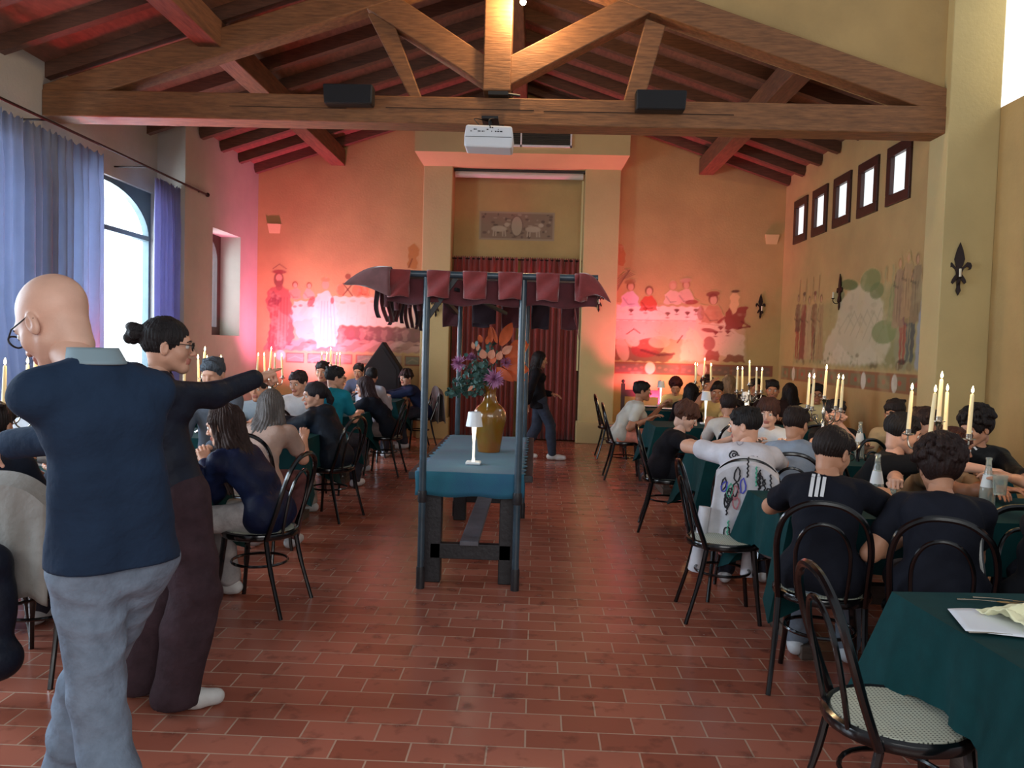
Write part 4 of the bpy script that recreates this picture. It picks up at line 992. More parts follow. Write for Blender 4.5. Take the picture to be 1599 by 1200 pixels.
    Pn = [('c', hipL - up * .01, hipR - up * .01, .090 * w + min(pg, .016), .090 * w + min(pg, .016))]
    for hj, kn, ank, fd in legs:
        Pn.append(('c', hj, kn, .082 * w + pg, .058 * w * pw + pg)); 
        Pn.append(('c', kn, kn.lerp(ank, .35) - f * .012, .056 * w * pw + pg, .056 * w * pw + pg))
        if shorts: Pn.pop(); Pn[-1] = ('c', hj, hj.lerp(kn, .92), .084 * w + pg, .070 * w + pg)
        else: Pn += [('c', kn, ank + up * (-.02 if pw > 1 else .02), .056 * w * pw + pg, .048 * w * pw + pg * pw)]
    cuts = [((0, 0, .035), (0, 0, -1))]
    VP_, QP = sdf_mesh(Pn, res, .02, disp=folds(seed + 5, fold * 1.1, 32), cuts=cuts)
    fast_mesh('trousers' if not shorts else 'shorts', VP_, QP, cloth_mat(pants, 'denim'), root, org)
    for hj, kn, ank, fd in legs:
        b0 = V((ank.x, ank.y, .05)); n_ = fd.normalized()
        vv, qq = sdf_mesh([('c', b0 - n_ * .04 + up * 0.0, b0 + n_ * .09 - up * .008, .042, .040), ('c', b0 + n_ * .09 - up * .008, b0 + n_ * .165 - up * .012, .040, .034), ('c', b0, ank, .042, .046)], .009, .02, cuts=[((0, 0, .0), (0, 0, -1))])
        fast_mesh('shoe', vv, qq, mat('shoe_%d_%d_%d' % tuple(shoes), shoes, .55, var=.2), root, org)
    # hair
    if hair:
        iv = HR.transposed(); nl = iv @ (nb - H); dl = iv @ (hip - nb).normalized(); bl_ = iv @ (-f)
        tail = (arr(nl + bl_ * .075 + dl * .02), arr(nl + bl_ * .100 + dl * max(.06, length - .14)))
        hv, hq = hair_mesh(hair, seed, hres, length, vol, tail); fast_mesh('hair', (hv * sc) @ HRn.T + arr(H), hq, hair_mat(hcol), root, org)
    toW = lambda p: H + HR @ (V(p) * sc)
    if face:
        for s_ in (-1, 1):
            q = MB(); q.ball(toW((s_ * .031, .0775, .001)), .0125 * sc, 12); q.mi = 1
            n0 = HR @ V((0, 1, 0)); c0 = toW((s_ * .031, .0775, .001)) + n0 * .0123 * sc; X_, Z_ = HR @ V((1, 0, 0)), HR @ V((0, 0, 1))
            q.add([c0 + X_ * (.0052 * cos(t)) + Z_ * (.0052 * sin(t)) + n0 * .0004 for t in [2 * pi * j / 10 for j in range(10)]], [tuple(range(10))])
            q.build('eye', [M_EYEW, M_IRIS], root, org, smooth=True)
            q = MB(); q.tube([toW(p) for p in ((s_ * .013, .0925, .020), (s_ * .030, .092, .025), (s_ * .047, .080, .019))], [.0025, .0032, .002], 6); q.build('eyebrow', hair_mat(hcol), root, org, smooth=True)
    if glasses:
        q = MB()
        for s_ in (-1, 1):
            q.tube([toW((s_ * .032 + .022 * cos(t), .104 - abs(.022 * cos(t) + .0) * .12, .000 + .017 * sin(t))) for t in [2 * pi * j / 20 for j in range(20)]], .0018 * sc * (1.4 if near else 1.2), 6, closed=True)
            q.tube([toW(p) for p in ((s_ * .054, .100, .006), (s_ * .074, .06, .010), (s_ * .080, -.005, .008), (s_ * .080, -.02, -.006))], .002 * sc, 6)
        q.tube([toW(p) for p in ((-.010, .106, .004), (0, .109, .006), (.010, .106, .004))], .0016, 6)
        q.build('glasses', M_BLACK, root, org, smooth=True)
    if chair and not stand:
        q = hip + f * .055; place_chair(q.x, q.y, ang, chair_label or ('bentwood chair under the ' + label.split(' ', 1)[1] if False else 'bentwood chair occupied by the ' + ' '.join(label.replace('person', 'one', 1).split()[:11])))
    PEOPLE[key] = dict(root=root, nb=nb, hip=hip, H=H, HR=HR, f=f, r=r, arms=arms, toW=toW); return PEOPLE[key]
def project_patch(key, name, pts_fn, nu, nv, direction, m, off=.003, dist=1.0):
    """a flat print laid onto the garment from outside"""
    VS, QS, root, org = CLOTH_BVH[key]
    if 'b' not in PEOPLE[key]: PEOPLE[key]['b'] = BVHTree.FromPolygons([V(p) for p in VS], [tuple(q) for q in QS])
    bv = PEOPLE[key]['b']; d = V(direction).normalized(); b = MB(); P = []
    for i in range(nu + 1):
        for j in range(nv + 1):
            o = V(pts_fn(i / nu, j / nv)); h = bv.ray_cast(o - d * dist, d)
            P.append((h[0] - d * off) if h[0] is not None else None)
    w_ = nv + 1; fs = [(i * w_ + j, (i + 1) * w_ + j, (i + 1) * w_ + j + 1, i * w_ + j + 1) for i in range(nu) for j in range(nv) if all(P[q] is not None for q in (i * w_ + j, (i + 1) * w_ + j, (i + 1) * w_ + j + 1, i * w_ + j + 1))]
    if not fs: return None
    P = [p if p is not None else V((0, 0, 0)) for p in P]; used = sorted({i for f_ in fs for i in f_}); mp = {o_: n_ for n_, o_ in enumerate(used)}
    b.add([P[i] for i in used], [tuple(mp[i] for i in f_) for f_ in fs]); return b, root, org
# ================================================================== fittings on the walls and the truss
# doorway curtains
def curtain(name, x0, x1, y, z0, z1, m, label, folds, amp=.035, seed=0, axis='x', sweep=None, nz=14, group=None):
    rr = random.Random(seed); ph = [rr.uniform(0, 6.28) for _ in range(3)]; n = folds * 10; b = MB()
    def fn(u, v):
        a = amp * (.75 * sin(2 * pi * folds * u + .9 * sin(2 * pi * u * 2.3 + ph[0])) + .35 * sin(2 * pi * folds * .53 * u + ph[1] + v * .8))
        a *= (.55 + .45 * (1 - v)) if v > .9 else 1
        q = x0 + (x1 - x0) * u
        if sweep: q = sweep(u, v, q)
        z = z0 + (z1 - z0) * v + (.018 * sin(u * folds * 17) if v >= .999 else 0)
        return V((q, y + a, z)) if axis == 'x' else V((y + a, q, z))
    b.grid(fn, n, nz); o = b.build(name, m, None, smooth=True, solid=.006); return tag(o, label, 'curtain', group)
M_RC = mat('red_curtain', (130, 44, 36), .75, var=.2, scale=4, sheen=.3)
curtain('doorway_curtain', -1.44, -.36, YB + .06, .02, 3.07, M_RC, 'dark red curtain closing the left half of the doorway', 11, .05, 1, group='red doorway curtains')
curtain('doorway_curtain', -.31, .71, YB + .06, .02, 3.07, M_RC, 'dark red curtain closing the right half of the doorway', 10, .05, 2, group='red doorway curtains')
b = MB(); b.tube([(-1.47, YB + .06, 3.04), (.74, YB + .06, 3.04)], .012, 8); tag(b.build('curtain_rod', M_IRON, None, smooth=True), 'thin dark rod carrying the red doorway curtains', 'curtain rod')
# tall window curtains on the left, iron rod
M_WC = mat('blue_violet_curtain', (158, 166, 186), .8, var=.12, scale=5, tl=.5)
M_WC2 = mat('plum_curtain', (150, 148, 184), .8, var=.12, scale=5, tl=.5)
curtain('window_curtain', 8.80, 6.0, XLN + .30, .12, 3.55, M_WC, 'wide blue-violet curtain left of the tall window, behind the bald man', 20, .055, 3, 'y', sweep=lambda u, v, q: q + (.0 if v > .5 else (.5 - v) * 1.6 * u * .5), group='tall window curtains')
curtain('window_curtain', 10.82, 10.02, XLN + .30, .12, 3.56, M_WC2, 'narrow blue-violet curtain right of the tall window', 8, .05, 4, 'y', group='tall window curtains')
r = empty('curtain_rod', (XLN + .32, 8.5, 3.6), 0, 'long black iron curtain rod with a knob along the left wall', 'curtain rod')
b = MB(); b.tube([(XLN + .42, 2.0, 3.60), (XLN + .42, 11.3, 3.60)], .014, 8); b.build('rod', M_IRON, r, r.location, smooth=True)
b = MB(); b.ball((XLN + .42, 11.33, 3.6), .032, 10); b.build('knob', M_IRON, r, r.location, smooth=True)
for y in (9.6, 11.1, 7.6): b = MB(); b.tube([((XL if y > 10.7 else XLN), y, 3.6), (XLN + .42, y, 3.6)], .010, 6); b.build('bracket', M_IRON, r, r.location, smooth=True)
# projection screen case, cable cover
o = empty('projection_screen', (-.36, YB, 4.42), 0, 'rolled-up white projection screen across the top of the doorway niche', 'projection screen')
b = MB(); b.tube([(-1.44, YB - .02, 4.43), (.69, YB - .02, 4.43)], .055, 14); b.build('screen_case', mat('screen_case', (205, 200, 190), .5), o, o.location, smooth=True)
b = MB(); b.box((-1.46, YB - .07, 4.48), (.72, YB + .05, 4.51)); b.build('mount_rail', M_DKWOOD, o, o.location)
b = MB(); b.box((.675, YB - .02, 1.2), (.705, YB + .0, 4.36)); tag(b.build('cable_cover', mat('cream_plastic', (206, 192, 140), .5)), 'thin cream cable cover up the right edge of the niche', 'cable cover')
# speakers on the tie beam
for px, l in ((543, 'black box loudspeaker on the left half of the tie beam'), (1032, 'black box loudspeaker on the right half of the tie beam')):
    p = atY(px, 166, 8.0); s = empty('loudspeaker', (p.x, 8.06, 3.93), 0, l, 'loudspeaker', 'loudspeakers on the beam')
    b = MB(); b.prism([(-.24, .0), (.24, .0), (.25, .19), (-.25, .19)], lambda u, v, t: (p.x + u, t - (v - .1) * .15, 3.925 + v), 7.98, 8.13); b.build('speaker_box', M_BLACK, s, s.location, bevel=.02)
    b = MB(); b.prism([(-.225, .012), (.225, .012), (.235, .178), (-.235, .178)], lambda u, v, t: (p.x + u, t - (v - .1) * .15, 3.925 + v), 7.972, 7.984); b.build('speaker_grille', mat('speaker_grille', (26, 27, 30), .7, bump=.5, bscale=400), s, s.location)
    b = MB(); b.box((p.x - .04, 8.08, 3.99), (p.x + .04, 8.19, 4.03)); b.build('bracket', M_BLACK, s, s.location)
# projector hung from the tie beam
P = empty('video_projector', (-.52, 7.95, 3.58), 0, 'white video projector hanging upside down below the tie beam', 'projector')
b = MB(); b.prism([(-.235, -.11), (.225, -.12), (.235, .0), (.22, .09), (-.22, .10), (-.235, .0)], lambda u, v, t: (-.52 + u, t, 3.585 + v), 7.76, 8.06)
b.build('projector_body', M_WHITE, P, P.location, bevel=.018)
b = MB(); b.tube([(-.52, 7.93, 3.66), (-.52, 7.93, 3.78)], .018, 8); b.box((-.60, 7.86, 3.77), (-.44, 8.3, 3.795)); b.box((-.62, 7.82, 3.675), (-.38, 8.02, 3.695)); b.build('ceiling_mount', M_BLACK, P, P.location)
b = MB()
rr = random.Random(5)
for k in range(16): x = -.70 + .30 * rr.random(); z = 3.615 + rr.choice((0, .018, .036)); b.box((x, 7.752, z), (x + rr.uniform(.005, .02), 7.762, z + .008))
b.box((-.745, 7.752, 3.565), (-.30, 7.76, 3.568)); b.build('rear_sockets', M_BLACK, P, P.location)
b = MB(); b.tube(spline([(-.50, 7.77, 3.64), (-.52, 7.74, 3.72), (-.47, 7.9, 3.78), (-.5, 8.1, 3.80)], 6), .005, 6); b.tube(spline([(-.62, 7.8, 3.69), (-.66, 7.8, 3.75), (-.5, 8.0, 3.77)], 6), .005, 6); b.build('cable', M_BLACK, P, P.location)
q = empty('hoist_motor', (-.42, 8.15, 4.10), 0, 'small dark projector fixing at the foot of the king post', 'fixing'); b = MB(); b.box((-.56, 8.1, 4.075), (-.36, 8.3, 4.11)); b.tube([(-.36, 8.16, 4.10), (-.24, 8.16, 4.085)], .014, 8); b.build('fixing_plate', M_BLACK, q, q.location)
# bare bulb on the truss
bp = atY(817, 3, 8.12)
q = empty('bare_bulb', bp, 0, 'bright bare bulb shining beside the king post at the top', 'light bulb')
b = MB(); b.ball(bp, .032, 12); b.build('glass_bulb', mat('bulb_glow', (255, 240, 200), .4, emit=(255, 226, 170), estr=40), q, q.location, smooth=True)
b = MB(); b.lathe([(.016, .03), (.016, .08)], c=bp, n=10); b.build('lamp_holder', M_BLACK, q, q.location)
b = MB(); b.tube([bp + V((0, 0, .08)), bp + V((0, .02, .6))], .004, 6); b.build('cord', M_BLACK, q, q.location)
light('bulb_light', 'POINT', bp + V((0, -.12, -.03)), 80, (1.0, .68, .36), .06)
# fleur-de-lis wall sconces
def fleur():
    P = [(0, .235), (.022, .17), (.036, .10), (.026, .055), (.018, .035), (.03, .045), (.05, .075), (.075, .07), (.084, .045), (.078, .02), (.06, .012), (.064, .03), (.05, .04), (.03, .02), (.022, .0), (.02, -.02), (.028, -.03), (.045, -.06), (.052, -.085), (.038, -.098), (.026, -.08), (.014, -.06), (.012, -.12), (.018, -.15), (0, -.19)]
    return P + [(-x, y) for x, y in reversed(P[1:-1])]
def sconce(pos, nrm, label, sc=1.0):
    n = V(nrm); s = V((-n.y, n.x, 0)) if False else n.cross(V((0, 0, 1))); p = V(pos)
    r = empty('wall_sconce', p, 0, label, 'wall lamp', 'wrought-iron fleur-de-lis wall lamps')
    b = MB(); b.prism(fleur(), lambda u, v, t: p + s * (u * sc) + V((0, 0, v * sc)) + n * t, .012, .026); b.box((-.012, -.012, 0), (.012, .012, .001)) if False else None
    b.build('back_plate', M_IRON, r, r.location, bevel=.003)
    b = MB(); b.tube([p + n * t + V((0, 0, z)) for t, z in spline2(((.0, -.06), (.03, -.12), (.07, -.13), (.10, -.10), (.10, -.07)))], .006, 6); b.lathe([(.004, -.075), (.024, -.062), (.022, -.058), (.01, -.06)], c=p + n * .10, n=12); b.build('bracket_arm', M_IRON, r, r.location, smooth=True)
    b = MB(); b.lathe([(.0115, -.06), (.0115, .02), (.006, .024)], c=p + n * .10, n=12); b.build('candle_tube', mat('sconce_candle', (226, 216, 190), .5), r, r.location, smooth=True)
    return r
def spline2(pts, n=5): return [(q.x, q.y) for q in spline([(a, c, 0) for a, c in pts], n)]
p = atY(935, 470, YB - .18); sconce((p.x, YB - .18, p.z), (0, -1, 0), 'fleur-de-lis iron wall lamp on the pilaster right of the doorway', 1.0)
p = atY(1187, 481, YB); sconce((p.x, YB, p.z), (0, -1, 0), 'fleur-de-lis iron wall lamp on the end wall right of the banquet mural', 1.0)
p = atY(681, 478, YB - .18); sconce((p.x, YB - .18, p.z), (0, -1, 0), 'fleur-de-lis iron wall lamp half hidden behind the canopy on the left pilaster', 1.0)
sconce((XR, 10.9, 2.40), (-1, 0, 0), 'fleur-de-lis iron wall lamp in front of the white mountain mural', 1.15)
p = atY(1497, 425, 8.12); sconce((p.x, 8.12, p.z), (-.35, -1, 0), 'large fleur-de-lis iron wall lamp on the broad pier at the right', 1.25)
# little plaster wall uplighters
for px, py, l in ((429, 357, 'small plaster box on the red-lit wall above the bearded figure'), (1205, 374, 'small plaster box high in the right corner of the end wall')):
    p = atY(px, py, YB); b = MB(); b.add([(p.x + sx * w, YB - d, p.z + z) for (w, d, z) in ((.09, .0, -.08), (.11, .045, .07)) for sx in (-1, 1)] + [(p.x + sx * .11, YB, p.z + .07) for sx in (-1, 1)], [(0, 1, 3, 2), (2, 3, 5, 4), (0, 2, 4), (1, 5, 3)])
    tag(b.build('wall_uplighter', M_PLP, None, solid=.01), l, 'wall lamp')
# cable reel-like marks are painted; pointed black panel and tall wooden chair at the end wall
p = atY(600, 535, 13.1)
q = empty('gabled_panel', (p.x, 13.15, 0), 0, 'black panel with a steep pointed top standing against the left end wall', 'panel')
b = MB(); b.prism([(-.30, 0), (.30, 0), (.30, 1.16), (.0, 1.60), (-.30, 1.16)], lambda u, v, t: (p.x + u, t, v), 12.95, 13.25); b.build('panel_body', mat('black_cloth_panel', (30, 26, 30), .8, var=.3), q, q.location, bevel=.02)
b = MB(); b.prism([(-.24, .05), (.24, .05), (.24, 1.14), (.0, 1.50), (-.24, 1.14)], lambda u, v, t: (p.x + u, t, v), 12.94, 12.955); b.build('panel_face', mat('black_cloth_panel'), q, q.location)
q = empty('high_backed_chair', (1.72, 12.75, 0), 0, 'dark high-backed wooden chair against the end wall behind the boy in peach shorts', 'chair')
for x in (1.42, 2.02):
    b = MB(); b.box((x - .03, 13.0, 0), (x + .03, 13.06, 1.03)); b.lathe([(.0, 1.03), (.03, 1.05), (.03, 1.08), (.0, 1.1)], c=(x, 13.03, 0), n=8); b.build('back_post', M_FRAME, q, q.location)
    b = MB(); b.box((x - .03, 12.5, 0), (x + .03, 12.56, .46)); b.build('leg', M_FRAME, q, q.location)
b = MB(); b.box((1.40, 12.48, .44), (2.04, 13.05, .49)); b.build('seat', M_FRAME, q, q.location)
b = MB(); b.box((1.43, 13.01, .82), (2.0, 13.05, .93)); b.box((1.43, 13.01, .6), (2.0, 13.05, .66)); b.build('back_rail', M_FRAME, q, q.location)

# ------------------------------------------------------------------ wall paintings
class Canvas:
    """a fresco painted as colours on a fine mesh; coordinates in metres (u to the right, v up)"""
    def __init__(s, u0, u1, v0, v1, step=.014, seed=0):
        s.u = np.arange(u0, u1 + step, step); s.v = np.arange(v0, v1 + step, step); s.U, s.Vv = np.meshgrid(s.u, s.v)
        s.rgb = np.zeros(s.U.shape + (3,)); s.a = np.zeros(s.U.shape); s.r = np.random.RandomState(seed)
    def noise(s, f, seed):
        r = np.random.RandomState(seed); o = np.zeros(s.U.shape)
        for k in range(5):
            fx, fy, p, q = r.uniform(-1, 1) * f * (1 + k), r.uniform(-1, 1) * f * (1 + k), r.uniform(0, 6), r.uniform(0, 6)
            o += np.sin(s.U * fx * 6 + p + 1.7 * np.sin(s.Vv * fy * 5 + q)) * np.cos(s.Vv * fy * 6 + q) / (1 + k * .5)
        return o / 2.2
    def put(s, m, c, a):
        c = np.array(lin(c)); m = np.clip(m, 0, 1) * a
        tot = m + s.a * (1 - m)
        s.rgb = np.where(tot[..., None] > 1e-5, (c * m[..., None] + s.rgb * (s.a * (1 - m))[..., None]) / np.maximum(tot, 1e-5)[..., None], s.rgb); s.a = tot
    def poly(s, P, c, a=1.0, soft=.012, jit=.01):
        x = s.U + jit * np.sin(s.Vv * 47 + s.U * 13); y = s.Vv + jit * np.sin(s.U * 41 + s.Vv * 11)
        P = np.array(P, float); n = len(P); ins = np.zeros(x.shape, bool); dist = np.full(x.shape, 9.0)
        for i in range(n):
            (x0, y0), (x1, y1) = P[i], P[(i + 1) % n]
            cnd = ((y0 > y) != (y1 > y)); xi = (x1 - x0) * (y - y0) / ((y1 - y0) if y1 != y0 else 1e-9) + x0
            ins ^= cnd & (x < xi)
            dx, dy = x1 - x0, y1 - y0; t = np.clip(((x - x0) * dx + (y - y0) * dy) / max(dx * dx + dy * dy, 1e-9), 0, 1)
            dist = np.minimum(dist, np.hypot(x - x0 - t * dx, y - y0 - t * dy))
        sd = np.where(ins, dist, -dist); s.put(sd / soft + .5, c, a)
    def ell(s, cx, cy, rx, ry, c, a=1.0, soft=.012, rot=0):
        x = s.U - cx; y = s.Vv - cy; q = x * cos(rot) + y * sin(rot); w = -x * sin(rot) + y * cos(rot)
        s.put((1 - np.hypot(q / rx, w / ry)) * min(rx, ry) / soft + .5, c, a)
    def line(s, P, c, w=.012, a=.8):
        for (x0, y0), (x1, y1) in zip(P, P[1:]):
            dx, dy = x1 - x0, y1 - y0; t = np.clip(((s.U - x0) * dx + (s.Vv - y0) * dy) / max(dx * dx + dy * dy, 1e-9), 0, 1)
            s.put((w - np.hypot(s.U - x0 - t * dx, s.Vv - y0 - t * dy)) / .008 + .5, c, a)
    def wash(s, f, seed, c, a, th=.1): s.put((s.noise(f, seed) - th) * 2.5, c, a * (s.a > .05))
    def build(s, name, fn, base, label, cat='mural'):
        ny, nx = s.U.shape; vs = [fn(s.U[j, i], s.Vv[j, i]) for j in range(ny) for i in range(nx)]
        fs = [(j * nx + i, j * nx + i + 1, (j + 1) * nx + i + 1, (j + 1) * nx + i) for j in range(ny - 1) for i in range(nx - 1) if max(s.a[j, i], s.a[j, i + 1], s.a[j + 1, i], s.a[j + 1, i + 1]) > .02]
        me = bpy.data.meshes.new(name); me.from_pydata(vs, [], fs); me.update()
        bl = np.array(lin(base)); col = s.rgb * s.a[..., None] + bl * (1 - s.a[..., None])
        at = me.color_attributes.new('paint', 'FLOAT_COLOR', 'POINT')
        arr = np.ones((ny * nx, 4)); arr[:, :3] = col.reshape(-1, 3); at.data.foreach_set('color', arr.ravel())
        me.materials.append(mat('fresco_paint', (128, 128, 128), .85, attr='paint', var=.10, scale=3))
        o = bpy.data.objects.new(name, me); COL.objects.link(o); return tag(o, label, cat)
def figure(c, x, y, h, robe, skin=(206, 160, 120), hair=(96, 60, 40), legs=None, hat=None, a=.85, w=1.0):
    """standing figure, feet at y"""
    if legs:
        c.poly([(x - .05 * w, y), (x - .01, y), (x, y + h * .5), (x - .07 * w, y + h * .5)], legs[0], a); c.poly([(x + .02, y), (x + .06 * w, y), (x + .08 * w, y + h * .5), (x, y + h * .5)], legs[1], a)
        c.poly([(x - .10 * w, y + h * .42), (x + .11 * w, y + h * .42), (x + .09 * w, y + h * .84), (x - .08 * w, y + h * .84)], robe, a)
    else: c.poly([(x - .14 * w, y), (x + .15 * w, y + .01), (x + .10 * w, y + h * .5), (x + .10 * w, y + h * .83), (x - .08 * w, y + h * .85), (x - .11 * w, y + h * .5)], robe, a)
    dark = tuple(int(q * .6) for q in robe); light_ = tuple(min(255, int(q * 1.2)) for q in robe)
    c.line([(x - .03, y + h * .1), (x - .01, y + h * .7)], dark, .006, .5); c.line([(x + .05, y + h * .12), (x + .03, y + h * .6)], dark, .006, .5); c.line([(x - .06, y + h * .2), (x - .05, y + h * .8)], light_, .008, .5)
    c.line([(x - .09 * w, y + h * .78), (x - .13 * w, y + h * .62), (x - .02, y + h * .58)], dark, .014, .6)
    c.ell(x, y + h * .93, .045, .062, hair, a); c.ell(x + .004, y + h * .92, .030, .046, skin, a)
    if hat: c.ell(x, y + h * 1.0, .065, .03, hat, a)
def sitter(c, x, y, col, skin=(214, 170, 136), hair=(120, 66, 44), hat=None, s=1.0, a=.85):
    c.poly([(x - .13 * s, y), (x + .13 * s, y), (x + .11 * s, y + .16 * s), (x + .04 * s, y + .22 * s), (x - .04 * s, y + .22 * s), (x - .12 * s, y + .15 * s)], col, a)
    c.line([(x - .1 * s, y + .12 * s), (x - .03 * s, y + .03 * s), (x + .06 * s, y + .04 * s)], tuple(int(q * .65) for q in col), .01, .6)
    c.ell(x, y + .30 * s, .062 * s, .072 * s, hair, a); c.ell(x + .003, y + .285 * s, .042 * s, .055 * s, skin, a)
    if hat: c.ell(x - .01, y + .36 * s, .085 * s, .035 * s, hat, a, rot=.15)
def goblet(c, x, y, col=(126, 40, 36), s=1.0):
    c.ell(x, y + .05 * s, .03 * s, .015 * s, col, .85); c.poly([(x - .027 * s, y + .05 * s), (x + .027 * s, y + .05 * s), (x + .005, y + .018 * s), (x - .005, y + .018 * s)], col, .85, .006, 0); c.ell(x, y, .02 * s, .006 * s, col, .85)
# left end-wall banquet painting
c = Canvas(-4.68, -1.96, 1.12, 3.30, .014, 1)
c.poly([(-4.6, 1.42), (-1.96, 1.42), (-1.96, 2.35), (-3.1, 2.36), (-4.5, 1.9)], (196, 168, 140), .35, .06)
c.poly([(-4.66, 1.40), (-1.96, 1.42), (-1.96, 1.62), (-3.3, 1.66), (-4.6, 1.52)], (150, 104, 96), .75, .02)
for k in range(7):
    x = -4.4 + k * .42; c.poly([(x, 1.42), (x + .22, 1.42), (x + .62, 1.66), (x + .46, 1.66)], (186, 150, 132), .75, .01)
for k in range(8): c.ell(-4.2 + k * .31, 1.50 + .05 * (k % 3), .05, .012, (84, 50, 48), .8)
c.poly([(-3.42, 1.62), (-1.96, 1.60), (-1.96, 1.84), (-3.45, 1.85)], (104, 66, 64), .85, .015)
for k in range(9): c.ell(-3.3 + k * .16, 1.72, .05, .06, (134, 92, 86), .5)
for k in range(4): c.poly([(-3.35 + k * .36, 1.62), (-3.28 + k * .36, 1.62), (-3.25 + k * .36, 1.80), (-3.36 + k * .36, 1.80)], (170, 130, 112), .6)
c.poly([(-3.50, 1.86), (-1.96, 1.85), (-1.96, 2.28), (-2.3, 2.33), (-3.55, 2.34)], (222, 204, 176), .92, .012)
for k in range(9): c.line([(-3.4 + k * .17, 1.9), (-3.38 + k * .17, 2.2)], (196, 176, 148), .006, .4)
for k in range(8): c.ell(-3.3 + k * .17, 2.24 + .03 * (k % 2), .05, .025, (188, 166, 120), .6)
c.poly([(-4.28, 1.86), (-3.72, 1.98), (-3.74, 2.26), (-4.12, 2.24)], (226, 208, 186), .8)
for k in range(5): c.ell(-4.12 + k * .1, 2.15 + .02 * (k % 2), .035, .02, (146, 92, 76), .7)
sitter(c, -4.12, 2.28, (196, 148, 124), s=.8); sitter(c, -3.88, 2.29, (206, 160, 140), s=.75); sitter(c, -2.95, 2.36, (200, 118, 74), s=.75)
# big bearded man in robe
c.poly([(-4.56, 1.36), (-4.30, 1.42), (-4.12, 1.60), (-4.16, 2.1), (-4.22, 2.42), (-4.38, 2.52), (-4.58, 2.42), (-4.62, 2.2), (-4.52, 1.9), (-4.58, 1.6)], (156, 84, 78), .85)
c.poly([(-4.46, 1.45), (-4.26, 1.5), (-4.2, 1.95), (-4.4, 2.1)], (200, 140, 116), .7); c.poly([(-4.60, 2.15), (-4.42, 2.12), (-4.34, 2.28), (-4.5, 2.4)], (112, 56, 60), .7)
for k in range(6): c.line([(-4.55 + k * .06, 1.5), (-4.5 + k * .05, 2.3)], (110, 58, 56), .008, .5)
c.ell(-4.40, 2.60, .085, .13, (110, 62, 54), .85); c.ell(-4.395, 2.63, .052, .06, (214, 158, 126), .9); c.ell(-4.39, 2.50, .06, .09, (136, 84, 70), .8); c.ell(-4.39, 2.73, .12, .035, (140, 66, 60), .9); c.line([(-4.50, 2.78), (-4.39, 2.86), (-4.27, 2.78)], (130, 70, 62), .008, .7)
# serving figure in white
c.poly([(-3.72, 1.46), (-3.40, 1.50), (-3.36, 1.9), (-3.44, 2.3), (-3.56, 2.44), (-3.74, 2.36), (-3.82, 1.95)], (232, 206, 188), .85)
for k in range(5): c.line([(-3.68 + k * .07, 1.5), (-3.66 + k * .05, 2.25)], (190, 150, 140), .007, .55)
c.ell(-3.60, 2.53, .06, .075, (206, 160, 130), .9); c.ell(-3.60, 2.62, .075, .04, (190, 140, 90), .8); c.line([(-3.72, 2.3), (-3.92, 2.16), (-4.02, 2.02)], (226, 190, 170), .035, .85); c.ell(-3.84, 2.24, .05, .10, (120, 62, 56), .8, rot=-.5); c.ell(-3.48, 2.27, .03, .06, (110, 60, 56), .8)
c.poly([(-4.05, 1.62), (-3.7, 1.58), (-3.7, 1.96), (-4.2, 2.02)], (222, 192, 176), .6)
# crossed stools and barrels, statue beside the pilaster
c.ell(-3.22, 2.68, .05, .05, (120, 62, 44), .8); c.line([(-3.30, 2.56), (-3.14, 2.36)], (92, 48, 36), .012); c.line([(-3.14, 2.56), (-3.30, 2.36)], (92, 48, 36), .012); c.ell(-3.34, 2.45, .07, .10, (190, 96, 60), .6); c.ell(-3.06, 2.45, .09, .10, (196, 100, 64), .6)
c.poly([(-2.22, 2.84), (-2.04, 2.84), (-2.06, 3.02), (-2.01, 3.16), (-2.10, 3.26), (-2.22, 3.2), (-2.20, 3.04)], (164, 110, 44), .8); c.line([(-2.19, 2.86), (-2.14, 3.0)], (110, 70, 30), .014)
for k, (x0, x1) in enumerate(((-4.26, -3.94), (-3.89, -3.52), (-3.46, -3.12), (-3.06, -2.64), (-2.58, -2.28), (-2.23, -1.96))):
    c.poly([(x0, 1.20), (x1, 1.20), (x1, 1.37), (x0, 1.37)], (136, 78, 60), .9, .006, 0); c.poly([(x0 + .02, 1.22), (x1 - .02, 1.22), (x1 - .02, 1.35), (x0 + .02, 1.35)], (126, 132, 108), .95, .006, 0)
    c.line([(x0 + .05, 1.26), ((x0 + x1) / 2, 1.31), (x1 - .05, 1.27)], (170, 160, 130), .008, .6)
c.ell(-4.35, 1.32, .08, .09, (214, 186, 160), .9)
c.wash(2.2, 4, (206, 184, 150), .30, .25); c.wash(5, 5, (120, 96, 80), .18, .35)
c.build('mural', lambda u, v: (u, YB - .004, v), (186, 158, 104), 'faded fresco of a bearded man and a white-clothed banquet table, left end wall')
